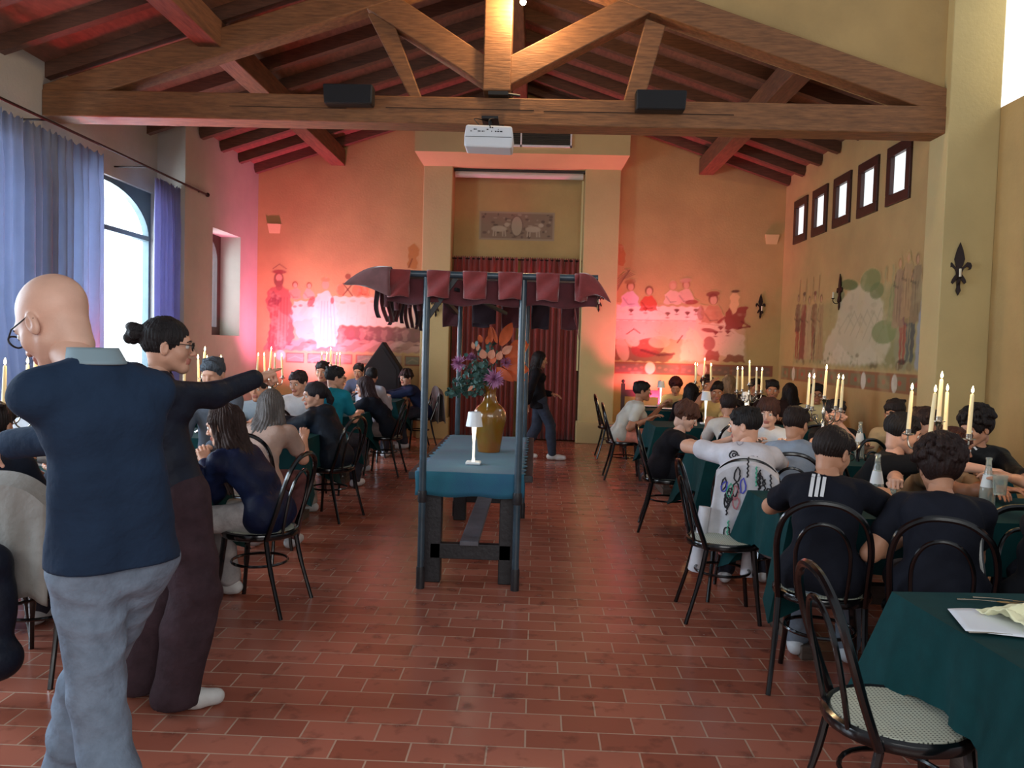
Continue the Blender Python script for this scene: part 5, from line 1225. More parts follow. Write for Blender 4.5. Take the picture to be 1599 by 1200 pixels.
# right end-wall banquet painting
c = Canvas(1.31, 3.96, 1.10, 3.36, .014, 2)
c.poly([(1.31, 1.42), (2.9, 1.40), (3.5, 1.44), (3.45, 2.0), (2.8, 2.34), (1.31, 2.34)], (206, 168, 140), .5, .05)
c.poly([(1.31, 1.40), (2.2, 1.38), (2.3, 1.52), (1.8, 1.6), (1.31, 1.66)], (120, 46, 44), .8, .02)
c.poly([(1.31, 2.06), (2.74, 2.08), (2.72, 2.32), (1.31, 2.32)], (232, 212, 196), .92); c.poly([(1.31, 1.74), (2.62, 1.78), (2.70, 2.08), (1.31, 2.06)], (216, 188, 170), .85)
c.line([(1.31, 2.08), (2.7, 2.09)], (170, 120, 110), .008, .6)
c.poly([(2.66, 2.14), (3.1, 2.10), (3.30, 1.94), (3.46, 1.86), (3.46, 1.52), (2.72, 1.52), (2.60, 1.8)], (214, 188, 158), .9); c.line([(2.7, 2.05), (3.1, 2.02), (3.28, 1.9)], (178, 146, 116), .008, .6)
for x, y in ((1.56, 2.17), (1.80, 2.20), (2.17, 2.13), (2.32, 2.19), (2.50, 2.15), (2.64, 2.20)): goblet(c, x, y, (110, 40, 38), 1.5)
for x, y in ((3.06, 1.92), (3.18, 1.86), (2.98, 1.84)): goblet(c, x, y, (124, 50, 40), 1.5)
sitter(c, 1.54, 2.30, (214, 178, 190), hat=(150, 110, 70), s=1.15); sitter(c, 1.85, 2.24, (190, 60, 44), s=1.12); sitter(c, 2.24, 2.36, (226, 190, 172), hair=(206, 150, 120), s=1.05); sitter(c, 2.46, 2.38, (220, 176, 160), hair=(170, 110, 80), hat=(196, 140, 120), s=1.05); c.ell(2.56, 2.40, .11, .04, (146, 56, 50), .85, rot=.1)
sitter(c, 2.92, 2.06, (182, 126, 90), hat=(128, 60, 46), s=1.35); c.ell(2.72, 2.22, .06, .12, (146, 78, 58), .7)
c.poly([(3.14, 1.96), (3.42, 1.98), (3.46, 2.18), (3.50, 2.34), (3.38, 2.36), (3.28, 2.24), (3.18, 2.32), (3.12, 2.2)], (136, 44, 38), .9); c.line([(3.12, 2.16), (3.02, 2.08)], (136, 44, 38), .02); c.line([(3.4, 2.1), (3.54, 2.02), (3.36, 1.99)], (120, 40, 34), .016)
c.poly([(3.20, 2.30), (3.26, 2.22), (3.33, 2.30), (3.35, 2.52), (3.28, 2.6), (3.20, 2.54)], (222, 184, 130), .9); c.ell(3.28, 2.60, .07, .025, (84, 50, 36), .9, rot=.1)
# dogs and musicians on the floor
c.ell(1.86, 1.62, .28, .16, (160, 52, 50), .8, rot=.2); c.ell(1.60, 1.74, .13, .09, (222, 190, 164), .85, rot=-.6); c.ell(1.44, 1.58, .10, .2, (212, 176, 150), .8, rot=.3); c.line([(1.5, 1.84), (1.62, 1.93), (1.72, 1.86)], (120, 60, 50), .01); c.ell(2.05, 1.72, .18, .10, (216, 178, 150), .8)
c.line([(1.75, 1.58), (2.05, 1.5), (2.3, 1.53)], (106, 34, 40), .02, .8); c.line([(2.35, 1.72), (2.43, 1.84)], (110, 60, 50), .012)
c.ell(2.86, 1.94, .12, .035, (136, 50, 42), .85, rot=-.1); c.ell(2.88, 1.72, .10, .12, (150, 70, 60), .8); c.poly([(2.82, 1.44), (3.06, 1.44), (3.04, 1.60), (2.84, 1.60)], (150, 60, 48), .85); c.poly([(3.12, 1.42), (3.48, 1.42), (3.46, 1.54), (3.18, 1.54)], (134, 66, 46), .85)
c.poly([(2.4, 1.42), (2.8, 1.42), (2.78, 1.8), (2.55, 2.0), (2.42, 1.7)], (226, 204, 160), .7, .03)
# date palm and tower
c.poly([(1.31, 2.98), (1.42, 2.98), (1.44, 3.12), (1.40, 3.3), (1.31, 3.34)], (178, 98, 50), .7)
for k in range(6): c.line([(1.31, 2.55 + k * .04), (1.42 + k * .02, 2.76 + k * .03), (1.60 - k * .03, 2.84 + k * .015)], (104, 78, 62), .008, .6)
# frieze
c.poly([(1.31, 1.17), (3.95, 1.19), (3.95, 1.37), (1.31, 1.37)], (132, 66, 52), .9, .006, 0)
for x0, x1 in ((1.33, 1.80), (2.0, 2.38), (2.42, 2.66), (2.9, 3.24), (3.28, 3.9)): c.poly([(x0, 1.20), (x1, 1.20), (x1, 1.34), (x0, 1.34)], (118, 92, 78), .9, .006, 0)
for k in range(26): c.ell(1.37 + k * .1, 1.27 + .02 * sin(k * 2), .03, .02, (164, 110, 90), .6)
for x in (1.91, 2.77): c.ell(x, 1.28, .085, .10, (224, 190, 166), 1)
c.wash(2.0, 14, (214, 190, 150), .28, .25); c.wash(5, 15, (110, 80, 66), .15, .35)
c.build('mural', lambda u, v: (u, YB - .004, v), (186, 158, 104), 'faded fresco of feasting figures with goblets, right end wall')
# long landscape painting on the right wall (u runs towards the camera)
c = Canvas(-13.40, -8.34, 1.14, 2.76, .017, 3)
c.poly([(-12.75, 1.42), (-8.36, 1.42), (-8.36, 2.30), (-9.0, 2.40), (-11.0, 2.35), (-12.6, 2.2)], (142, 146, 98), .55, .10)
c.poly([(-11.75, 1.45), (-8.6, 1.43), (-8.9, 1.75), (-11.2, 1.8)], (128, 134, 92), .6, .08)
c.poly([(-11.5, 1.46), (-11.35, 1.78), (-11.0, 2.0), (-10.9, 2.30), (-10.6, 2.42), (-10.25, 2.48), (-9.8, 2.40), (-9.55, 2.2), (-9.45, 1.95), (-9.3, 1.7), (-9.5, 1.5), (-10.4, 1.44)], (194, 186, 156), .85, .05)
for k in range(7): c.line([(-10.9 + k * .2, 1.9 - .03 * k), (-10.6 + k * .2, 2.1 + .04 * (k % 2)), (-10.4 + k * .2, 1.95)], (160, 152, 124), .012, .5)
c.ell(-10.62, 2.50, .30, .07, (92, 108, 60), .85, rot=-.1); c.ell(-10.95, 2.38, .20, .08, (98, 112, 66), .8); c.ell(-9.95, 2.50, .30, .14, (120, 132, 80), .85); c.ell(-9.75, 2.36, .20, .10, (112, 126, 76), .8)
c.poly([(-9.45, 1.95), (-9.1, 2.0), (-9.0, 2.42), (-9.35, 2.42)], (124, 136, 88), .7, .03)
for x in (-9.55, -9.35): c.poly([(x, 1.9), (x + .06, 1.9), (x + .05, 2.62), (x + .01, 2.62)], (160, 152, 104), .7)
c.ell(-9.5, 1.86, .34, .14, (122, 138, 86), .8); c.ell(-9.0, 1.7, .22, .3, (150, 150, 120), .5, .05)
rr = random.Random(9)
for k in range(60): x = rr.uniform(-12.6, -8.6); c.ell(x, 1.45 + rr.uniform(0, .16), rr.uniform(.02, .07), rr.uniform(.015, .05), rr.choice(((96, 104, 62), (176, 166, 132), (132, 130, 82), (110, 90, 60))), .6)
c.poly([(-11.3, 1.46), (-10.9, 1.75), (-10.3, 1.5)], (206, 196, 168), .7, .03); c.poly([(-10.4, 1.46), (-9.9, 1.72), (-9.4, 1.5)], (200, 192, 164), .6, .04)
for (x, h, rb, lg, ht) in ((-12.62, 1.02, (110, 70, 54), ((164, 50, 40), (150, 44, 36)), None), (-12.36, 1.0, (132, 56, 48), None, (90, 50, 40)), (-12.12, .96, (176, 150, 112), None, None), (-11.88, .98, (126, 88, 60), ((140, 60, 48), (96, 60, 48)), (100, 56, 40)), (-11.62, .95, (158, 132, 92), None, None)):
    figure(c, x, 1.50, h, rb, legs=lg, hat=ht, w=1.1)
for x in (-12.6, -12.3, -12.0, -11.75): c.line([(x, 2.4), (x + .02, 2.72)], (120, 84, 60), .01, .6)
figure(c, -9.02, 1.50, 1.0, (122, 86, 84), legs=((168, 84, 66), (160, 78, 60)), hair=(150, 110, 60), w=1.2)
figure(c, -8.84, 1.52, 1.02, (150, 128, 80), hair=(176, 134, 70), legs=((84, 92, 92), (60, 70, 76)), w=1.5)
figure(c, -9.16, 1.9, .78, (160, 130, 100), hair=(170, 120, 70)); figure(c, -8.96, 2.0, .72, (170, 140, 100), hair=(182, 140, 80)); figure(c, -8.74, 1.94, .74, (140, 120, 90), hair=(120, 80, 50))
c.poly([(-8.70, 1.44), (-8.46, 1.46), (-8.44, 1.86), (-8.58, 2.3), (-8.68, 1.9)], (150, 160, 168), .8, .03); figure(c, -8.47, 1.6, .85, (104, 96, 70), hair=(80, 56, 40))
c.ell(-9.0, 1.52, .10, .03, (60, 40, 36), .8)
c.poly([(-13.36, 1.17), (-8.40, 1.17), (-8.40, 1.385), (-13.36, 1.385)], (140, 84, 56), .85, .006, 0)
for k in range(12): x = -13.3 + k * .41; c.poly([(x, 1.20), (x + .33, 1.20), (x + .33, 1.355), (x, 1.355)], (126, 116, 84), .9, .006, 0); c.ell(x + .17, 1.28, .05, .03, (178, 76, 54), .75)
for x in (-12.72, -11.8, -10.02, -9.16): c.ell(x, 1.27, .075, .105, (206, 200, 182), 1)
c.wash(1.5, 24, (190, 176, 130), .3, .2); c.wash(4, 25, (118, 104, 70), .22, .35)
c.build('mural', lambda u, v: (XR - .004, -u, v), (186, 158, 104), 'long faded fresco of courtiers beside a white mountain, right wall')
c = Canvas(4.84, 6.3, 1.1, 3.0, .02, 5)
c.poly([(4.95, 1.5), (6.3, 1.5), (6.3, 2.9), (5.2, 2.7)], (140, 146, 100), .8, .08); c.poly([(4.86, 1.20), (6.3, 1.20), (6.3, 1.40), (4.86, 1.40)], (160, 84, 52), .95, .006, 0); c.poly([(4.9, 1.23), (6.2, 1.23), (6.2, 1.37), (4.9, 1.37)], (136, 144, 108), .95, .006, 0)
c.build('mural', lambda u, v: (u, 7.326, v), (190, 166, 114), 'edge of a green-framed fresco at the far right, nearest the camera')
# marble-like relief above the doorway
c = Canvas(-1.05, .25, 3.385, 3.875, .010, 6)
c.poly([(-1.04, 3.39), (.24, 3.39), (.24, 3.87), (-1.04, 3.87)], (164, 142, 118), 1, .006, 0); c.poly([(-1.01, 3.42), (.21, 3.42), (.21, 3.84), (-1.01, 3.84)], (142, 118, 98), 1, .006, 0)
for k in range(60):
    x = rr.uniform(-.98, .18); z = rr.uniform(3.44, 3.82); c.ell(x, z, rr.uniform(.01, .045), rr.uniform(.008, .03), rr.choice(((104, 82, 70), (172, 152, 130), (88, 70, 60))), .7, .008)
for x in (-.70, -.12):
    c.ell(x, 3.58, .13, .05, (186, 166, 142), .95); c.ell(x + .13, 3.65, .045, .035, (186, 166, 142), .95)
    for d in (-.09, -.05, .06, .1): c.line([(x + d, 3.56), (x + d * 1.1, 3.46)], (182, 162, 140), .012, .9)
c.ell(-.40, 3.63, .10, .17, (176, 156, 132), 1); c.line([(-.40 + .1 * cos(a), 3.63 + .17 * sin(a)) for a in [k * pi / 12 for k in range(25)]], (116, 94, 80), .008, .9)
c.build('relief_plaque', lambda u, v: (u, YB + .246, v), (186, 158, 104), 'grey-brown panel with two beasts and an oval shield above the doorway', 'relief')
# ================================================================== who sits where
HP = atY
# --- standing in the left foreground
M = person('man', HP(84, 503, 2.12), -48, 'bald person in glasses and dark navy jumper, standing with bowed head', top=(34, 52, 76), sleeve='long', pants=(120, 134, 152), hair=None, skin='pale', hy=-28, pitch=32, sc=1.05, width=.89, glasses=True, face=True, near=True, chair=False,
           stand=dict(hip=(-1.15, 2.16, .93), feet=((-1.40, 2.26, 0), (-1.03, 2.04, 0)), hem=.0, toe=((-.6, .8, 0), (-.3, .95, 0))), hands=((-1.60, 2.30, 1.20), (-1.30, 2.58, 1.16)), elbow=((.0, -.5, -1), None), headfwd=.20, neckdrop=.12, poses=('hold', 'hold'), shoes=(60, 56, 54), kind='cotton')
q = MB(); nbm = M['nb']; ff, rr_ = M['f'], M['r']
q.grid(lambda u, v: nbm + V((0, 0, .020 + .040 * v)) + (ff * cos(2 * pi * u) * 1.05 + rr_ * sin(2 * pi * u)) * (.070 - .012 * v) + ff * (.028 * v + .006), 28, 6)
q.build('shirt_collar', mat('pale_blue_collar', (136, 158, 168), .8), M['root'], M['root'].location, smooth=True, solid=.006)
Wn = person('woman', HP(262, 540, 3.34), 62, 'person with dark bun and glasses in black jacket, pointing across the room', top=(28, 34, 48), sleeve='long', pants=(62, 46, 52), hair='bun', hcol=(34, 30, 32), skin='fair', hy=8, pitch=2, sc=.98, fem=True, glasses=True, face=True, near=True, chair=False,
            stand=dict(hip=(-1.50, 3.34, .90), feet=((-1.46, 3.22, 0), (-1.68, 3.34, 0)), hem=.16, wide=True), hands=(HP(458, 584, 3.80), (-1.66, 3.60, .92)), elbow=((.1, 0, -.4), None), poses=('point', 'rest'), hood=True, shoes=(214, 212, 208), kind='nylon', headfwd=.05)
person('walker', HP(843, 562, 11.2), 90, 'person with long dark hair in black, walking past the red curtain', top=(22, 20, 24), sleeve='long', pants=(54, 60, 74), hair='long', hcol=(26, 16, 16), skin='mid', fem=True, sc=.97, chair=False, length=.22,
       stand=dict(hip=(.06, 11.2, .84), feet=((.26, 11.15, 0), (-.14, 11.25, 0)), hem=.12), hands=((-.10, 11.05, .80), (.22, 11.32, .92)), shoes=(216, 214, 210))
# --- second right table, near side (backs to the camera)
S = person('stripe', HP(1300, 706, 3.90), 20, 'person in black T-shirt with three white stripes down the back, wearing glasses', top=(19, 21, 31), pants=(112, 120, 132), hair='bowl', hcol=(34, 22, 18), skin='mid', hy=34, pitch=16, neckdrop=.125, headfwd=.08, near=True, glasses=True, width=1.02,
           hands=(HP(1384, 775, 4.12), HP(1275, 780, 4.15)), elbow=((.9, .1, -.5), (-1, .15, -.3)), shoes=(200, 202, 206), chair_label='bentwood chair holding the striped-back black T-shirt')
Cu = person('curly', HP(1466, 730, 3.72), 24, 'person with a mop of curly dark hair in plain navy T-shirt, back to us', top=(24, 26, 36), pants=(70, 70, 80), hair='curly', hcol=(40, 22, 18), skin='mid', hy=-18, pitch=10, neckdrop=.13, headfwd=.07, near=True, width=1.06, vol=1.16, shorts=True,
            hands=((2.02, 3.92, .78), (1.74, 3.78, .70)), chair_label='bentwood chair holding the curly-haired one in navy')
E_ = person('edge', (2.60, 3.78, 1.14), -12, 'person in black at the right edge, arm raised with a glass', top=(20, 20, 22), pants=(40, 40, 48), hair='short', skin='mid', near=True, width=1.1, hands=(HP(1580, 748, 4.22), (2.75, 4.1, .82)), poses=('rest', 'hold'), chair_label='bentwood chair at the right edge under the one in black')
person('elbow', (2.16, 3.16, 1.10), 180, 'person in dark T-shirt at the right edge whose bare elbow touches the nearest table', top=(18, 18, 22), hair='short', skin='fair', near=True, hands=((2.02, 2.74, .80), (2.36, 2.74, .80)), elbow=((-1, .5, -.1), None), pants=(40, 40, 48), chair_label='bentwood chair at the far side of the nearest right table')
# --- second right table, far side
person('lean', HP(1409, 676, 4.98), 132, 'person with short dark hair in black T-shirt, leaning right behind the bottle', top=(20, 20, 22), pants=(50, 52, 60), hair='fade', hcol=(28, 22, 20), skin='fair', hy=-34, pitch=14, near=True, face=True,
       hands=((2.62, 4.66, .93), HP(1398, 752, 4.62)), elbow=((.4, -.8, .6), (-.5, -.6, -.5)), poses=('rest', 'fist'))
person('behind', HP(1447, 662, 5.95), 150, 'person with brown hair hidden behind the tall candles', top=(60, 50, 46), hair='short', hcol=(50, 28, 20), skin='mid', pants=(50, 50, 60), chair=True)
person('redface', HP(1490, 698, 5.10), 168, 'person in beige T-shirt, face glowing red, behind the curly-haired one', top=(170, 142, 112), hair='short', hcol=(72, 36, 24), skin='tan', hy=-70, pitch=14, face=True, pants=(60, 60, 70), near=True, hands=((2.75, 4.5, .82), (2.66, 4.62, .80)))
Zp = person('zip', HP(1524, 668, 5.48), -168, 'person with thick dark curls in black jacket with a white shoulder stripe', top=(18, 18, 20), sleeve='long', hair='curly', hcol=(26, 17, 15), skin='mid', hy=58, pitch=16, face=True, near=True, collar=None, kind='nylon', hands=((2.7, 4.72, .82), (2.95, 4.7, .82)), vol=1.12)
# --- third right table, near side
G_ = person('graphic', HP(1163, 664, 5.30), 14, 'person in white shirt with scribbled black graphics, arm stretched left', top=(204, 200, 206), sleeve='short', hair='short', hcol=(24, 18, 18), skin='fair', hy=-76, pitch=8, near=True, face=True, width=1.1, pants=(50, 52, 64), shoes=(220, 220, 222),
            hands=(HP(1222, 720, 5.9), HP(1088, 694, 5.72)), elbow=((.8, 0, -.7), (-1, .0, .1)), chair_label='bentwood chair holding the one in the scribbled white shirt')
person('blue', HP(1243, 662, 5.72), 18, 'person in pale blue T-shirt with dark brown hair, seen from behind', top=(142, 156, 174), hair='short', hcol=(38, 24, 20), skin='mid', hy=27, pitch=12, near=True, width=1.0, hands=(HP(1300, 700, 5.95), HP(1262, 745, 5.7)), pants=(40, 40, 52), chair_label='bentwood chair under the pale blue T-shirt')
# --- third right table, far side and aisle end
person('brown', HP(1072, 650, 6.98), 98, 'person with tousled brown hair in black T-shirt at the aisle end', top=(24, 22, 28), hair='fluffy', hcol=(86, 50, 36), skin='pale', hy=6, pitch=26, near=True, face=True, vol=.95, lean=.13, neckdrop=.15, headfwd=.07, hands=((1.62, 6.62, .80), (1.72, 7.0, .82)), pants=(28, 28, 34), chair_label='bentwood chair under the brown-haired one in black at the aisle')
person('white', HP(1200, 646, 6.95), 192, 'person with fluffy brown fringe in white T-shirt, facing us', top=(226, 228, 230), hair='fluffy', hcol=(66, 36, 28), skin='pale', hy=14, pitch=4, near=True, face=True, vol=1.0, pants=(60, 60, 72))
person('clasp', HP(1305, 646, 7.0), 184, 'person in black T-shirt with hands clasped before the mouth, facing us', top=(22, 22, 24), hair='fade', hcol=(26, 18, 16), skin='fair', pitch=4, near=True, face=True, hands=(HP(1302, 661, 6.78), HP(1310, 662, 6.78)), poses=('fist', 'fist'), elbow=((-.8, 0, -1), (.8, 0, -1)), pants=(50, 50, 60))
person('beige', HP(1397, 646, 6.85), -140, 'person in cream T-shirt with short dark hair near the wall mural', top=(196, 176, 138), hair='short', hcol=(34, 22, 18), skin='mid', pitch=14, pants=(60, 60, 70), face=True)
# --- fourth right table
person('peach', HP(1003, 611, 9.75), 92, 'person in white T-shirt and peach shorts sitting sideways on the aisle', top=(206, 202, 190), hair='short', hcol=(24, 14, 12), skin='tan', pitch=2, shorts=True, pants=(236, 150, 128), shoes=(90, 104, 116), face=True, near=True, hands=(HP(1012, 655, 9.5), HP(1030, 638, 9.95)), chair_label='bentwood chair under the one in peach shorts')
person('backw', HP(1137, 634, 8.02), 0, 'person in pale T-shirt seen from behind, before the small lamp', top=(196, 190, 182), hair='short', hcol=(34, 20, 18), skin='mid', pitch=12, pants=(50, 50, 60))
person('headhold', HP(1119, 611, 9.65), 188, 'person with dark hair propping the head on one raised hand', top=(206, 176, 116), hair='short', hcol=(22, 14, 14), skin='tan', pitch=16, face=True, hands=(HP(1106, 606, 9.5), (2.05, 9.3, .80)), elbow=((-.8, -.4, -1), (0, 0, -1)), pants=(50, 50, 60))
person('shadow', HP(1206, 609, 9.65), 195, 'person with black hair half hidden behind the fourth right candelabrum', top=(40, 26, 26), hair='short', hcol=(18, 12, 12), skin='tan', pitch=6, face=True, pants=(40, 40, 46))
person('glass4', HP(1275, 615, 9.6), -165, 'person in glasses and cream top next to the right wall', top=(216, 200, 150), hair='short', hcol=(24, 16, 16), skin='tan', pitch=10, face=True, glasses=True, pants=(50, 50, 60))
# --- rear right table
person('pinkbag', HP(1079, 613, 10.5), 8, 'person in black with long black hair, back to us at the rear table', top=(22, 16, 20), sleeve='long', hair='long', hcol=(18, 10, 12), skin='mid', fem=True, pants=(30, 28, 34), length=.26, width=1.1)
person('redcurl', HP(1055, 604, 11.95), -170, 'person in yellow top with reddish curly hair by the rear lamp', top=(196, 172, 120), hair='curly', hcol=(70, 20, 24), skin='mid', pitch=22, pants=(50, 50, 60))
person('hid1', HP(1104, 601, 11.95), 180, 'person with dark brown hair behind the rear right candles', top=(50, 28, 30), hair='curly', hcol=(42, 20, 20), skin='tan', pants=(40, 40, 50), face=True)
person('blond', HP(1138, 600, 10.72), 5, 'person with long straight blond hair seen from behind', top=(60, 50, 50), hair='long', hcol=(146, 112, 78), skin='fair', fem=True, length=.34, pants=(50, 50, 60))
person('hid2', HP(1180, 604, 11.9), 175, 'person with dark hair between candles near the corner', top=(46, 30, 28), hair='short', hcol=(28, 16, 14), skin='tan', pants=(40, 40, 50))
person('dark10', HP(1233, 613, 10.55), 10, 'person with long dark hair near the right wall frieze', top=(34, 22, 24), hair='long', hcol=(24, 14, 14), skin='mid', fem=True, length=.30, pants=(40, 40, 50))
# --- nearest left table
person('longcurl', HP(350, 664, 4.62), -82, 'person with very long curly brown hair in navy jacket and pale trousers', top=(20, 28, 58), sleeve='long', kind='nylon', hair='wavy', hcol=(60, 42, 38), skin='fair', hy=-6, pitch=14, fem=True, length=.48, face=True, near=True, pants=(176, 170, 168), shoes=(222, 218, 214), hands=((-1.95, 4.45, .84), (-1.98, 4.75, .80)), chair_label='bentwood chair under the long-haired one in navy')
person('edgel', HP(-8, 665, 3.95), -4, 'person in dark clothes cut by the left edge of the picture', top=(26, 32, 46), sleeve='long', hair='short', hcol=(36, 28, 28), skin='mid', pants=(50, 50, 60), near=True)
person('whitel', HP(66, 612, 5.15), 176, 'person in white shirt behind the near left candelabrum', top=(206, 212, 220), sleeve='long', hair='short', hcol=(44, 36, 36), skin='fair', face=True, pants=(50, 50, 60), pitch=12)
person('grey', HP(333, 584, 5.85), 182, 'person with greyish hair standing out above the pointing sleeve', top=(96, 104, 116), sleeve='long', hair='short', hcol=(70, 78, 88), skin='fair', pants=(50, 50, 60), pitch=14, lt=.58)
# --- second left table
person('ash', HP(424, 634, 5.86), 5, 'person with long ash-blond hair in beige top, back to us', top=(190, 160, 146), hair='long', hcol=(104, 98, 96), skin='fair', hy=-8, fem=True, length=.36, near=True, pants=(110, 70, 70), hands=(None, None), chair_label='bentwood chair behind the ash-blond long hair')
person('hoodie', HP(491, 618, 7.05), -72, 'person in black hoodie smiling towards us from the aisle end', top=(22, 30, 42), sleeve='long', hair='ponytail', hcol=(36, 32, 40), skin='fair', hy=-48, pitch=6, fem=True, face=True, near=True, hood=True, kind='nylon', pants=(168, 152, 140), hands=((-2.42, 6.9, .86), (-2.42, 7.12, .82)), length=.16, lt=.43, shoes=(200, 196, 190), chair_label='bentwood chair with a bright window glint under the one in the hoodie')
person('teal1', HP(466, 598, 7.9), 188, 'person in white T-shirt with short dark hair, just right of the pointing hand', top=(216, 220, 224), hair='short', hcol=(48, 36, 40), skin='fair', hy=10, pitch=12, face=True, pants=(50, 50, 60))
person('patt', HP(404, 606, 7.25), 186, 'person in pale blue top on the far side of the second left table', top=(150, 172, 190), hair='short', hcol=(50, 42, 44), skin='fair', face=True, pants=(50, 50, 60))
# --- third left table
person('teal2', HP(524, 590, 8.32), 14, 'person in teal shirt with dark hair and glasses', top=(20, 118, 140), hair='short', hcol=(30, 30, 32), skin='fair', hy=50, pitch=6, glasses=True, pants=(50, 50, 60), near=True)
person('blackt', HP(569, 604, 9.5), -86, 'person with long straight brown hair in black T-shirt, reaching over the table', top=(24, 28, 38), hair='long', hcol=(62, 46, 50), skin='fair', hy=-6, pitch=10, fem=True, length=.42, near=True, face=True, pants=(128, 112, 108), hands=((-2.36, 9.3, .86), (-2.40, 9.5, .84)), chair_label='bentwood chair under the long brown hair and black T-shirt')
person('back3', HP(503, 580, 9.65), 178, 'person with dark hair directly behind the third left candles', top=(120, 84, 90), hair='short', hcol=(50, 40, 44), skin='fair', pants=(50, 50, 60), face=True)
# --- rear left table
person('navyl', HP(634, 590, 12.0), -115, 'person in navy jumper with dark wavy hair beside the black panel', top=(30, 38, 66), sleeve='long', hair='fluffy', hcol=(44, 28, 26), skin='fair', hy=-30, pitch=6, face=True, near=True, vol=.92, pants=(52, 54, 66), hands=((-2.42, 11.62, .82), (-2.4, 11.9, .80)), chair_label='bentwood chair with a grey coat, beside the left pilaster')
person('whb', HP(580, 588, 10.75), 8, 'person in pale shirt with black hair, back to us at the rear left table', top=(186, 186, 194), sleeve='long', hair='short', hcol=(26, 24, 28), skin='fair', hy=-20, pants=(50, 50, 60))
person('farl', HP(560, 580, 12.15), 184, 'person with short dark hair beyond the rear left table', top=(90, 100, 130), hair='fade', hcol=(40, 36, 38), skin='fair', face=True, pitch=14, pants=(50, 50, 60))

# --- prints on garments
def strip(key, p0, p1, w, m, n=14, name='print', dirn=None):
    p0 = V(p0); p1 = V(p1); f = ((p0 + p1) / 2 - V((0, 0, CAMH))).normalized(); s = (p1 - p0).cross(f).normalized()
    r_ = project_patch(key, name, lambda u, v: p0.lerp(p1, u) + s * ((v - .5) * w), n, 2, f, m)
    return r_
def build_marks(key, segs, m, name):
    P = PEOPLE[key]; q = MB(); got = None
    for p0, p1, w in segs:
        r_ = strip(key, p0, p1, w, m, max(4, int((V(p1) - V(p0)).length / .012)))
        if r_: q.add(r_[0].v, r_[0].f); got = r_
    if got: q.build(name, m, got[1], got[2], smooth=True)
M_STR = mat('white_print', (214, 214, 216), .7); M_INK = mat('black_print', (34, 32, 38), .8); M_BLU = mat('blue_print', (80, 84, 190), .8); M_GRY = mat('grey_print', (150, 148, 158), .8); M_PNK = mat('pink_print', (190, 120, 130), .8); M_GRN = mat('green_print', (80, 170, 140), .8)
def at_back(key, px, py): P = PEOPLE[key]; return HP(px, py, P['nb'].y - .1)
for dx in (0, 9, 18):
    build_marks('stripe', [(at_back('stripe', 1275 + dx, 723), at_back('stripe', 1270 + dx, 745), .016), (at_back('stripe', 1270 + dx, 745), at_back('stripe', 1265 + dx, 776), .016)], M_STR, 'white_stripe')
build_marks('zip', [(HP(1556, 676, 5.0), HP(1520, 702, 5.0), .030)], M_STR, 'shoulder_stripe')
def scribble(key, c0, r_, n, m, w, name, sd=1, sq=1.0):
    rr = random.Random(sd); pts = [(c0[0] + r_ * cos(2 * pi * k / n * 1.0) * (1 + .25 * rr.uniform(-1, 1)), c0[1] + sq * r_ * sin(2 * pi * k / n) * (1 + .25 * rr.uniform(-1, 1))) for k in range(n + 1)]
    build_marks(key, [(at_back(key, *a), at_back(key, *b_), w) for a, b_ in zip(pts, pts[1:])], m, name)
scribble('graphic', (1146, 711), 7, 10, M_INK, .010, 'flower_print', 2, .8); scribble('graphic', (1146, 711), 3.2, 6, M_INK, .009, 'flower_print', 3); scribble('graphic', (1128, 733), 6, 9, M_INK, .009, 'flower_print', 4)
scribble('graphic', (1128, 733), 2.6, 6, M_INK, .009, 'flower_print', 5)
for k, (x, y) in enumerate(((1144, 685), (1155, 690), (1162, 682), (1150, 677))): scribble('graphic', (x, y), 6, 8, M_GRY, .007, 'grey_scribble', 6 + k)
B_ = lambda x, y: at_back('graphic', x, y)
def glyph(ox, oy, ch, s=5.5):
    L_ = {'T': ((0, 0, 1, 0), (.5, 0, .5, 1)), 'H': ((0, 0, 0, 1), (1, 0, 1, 1), (0, .5, 1, .5)), 'U': ((0, 0, 0, 1), (0, 1, 1, 1), (1, 1, 1, 0)), 'E': ((0, 0, 0, 1), (0, 0, 1, 0), (0, .5, 1, .5), (0, 1, 1, 1))}[ch]
    return [(B_(ox + x0 * s, oy + y0 * s), B_(ox + x1 * s, oy + y1 * s), .007) for x0, y0, x1, y1 in L_]
build_marks('graphic', glyph(1172, 713, 'T') + glyph(1178, 713, 'H', 4.5) , M_INK, 'letter_print'); build_marks('graphic', glyph(1172, 722, 'U') + glyph(1178, 722, 'E', 4.5), M_INK, 'letter_print')
build_marks('graphic', [(B_(1113, 735), B_(1120, 737), .028)], M_BLU, 'blue_print'); build_marks('graphic', [(B_(1139, 722), B_(1140, 735), .012)], M_BLU, 'blue_print'); build_marks('graphic', [(B_(1165, 728), B_(1171, 730), .03)], M_PNK, 'pink_print'); build_marks('graphic', [(B_(1141, 741), B_(1144, 748), .014)], M_GRN, 'green_print')
build_marks('graphic', [(B_(1153, 722), B_(1158, 726), .02), (B_(1158, 735), B_(1162, 737), .006), (B_(1126, 752), B_(1130, 756), .012)], M_INK, 'letter_print')

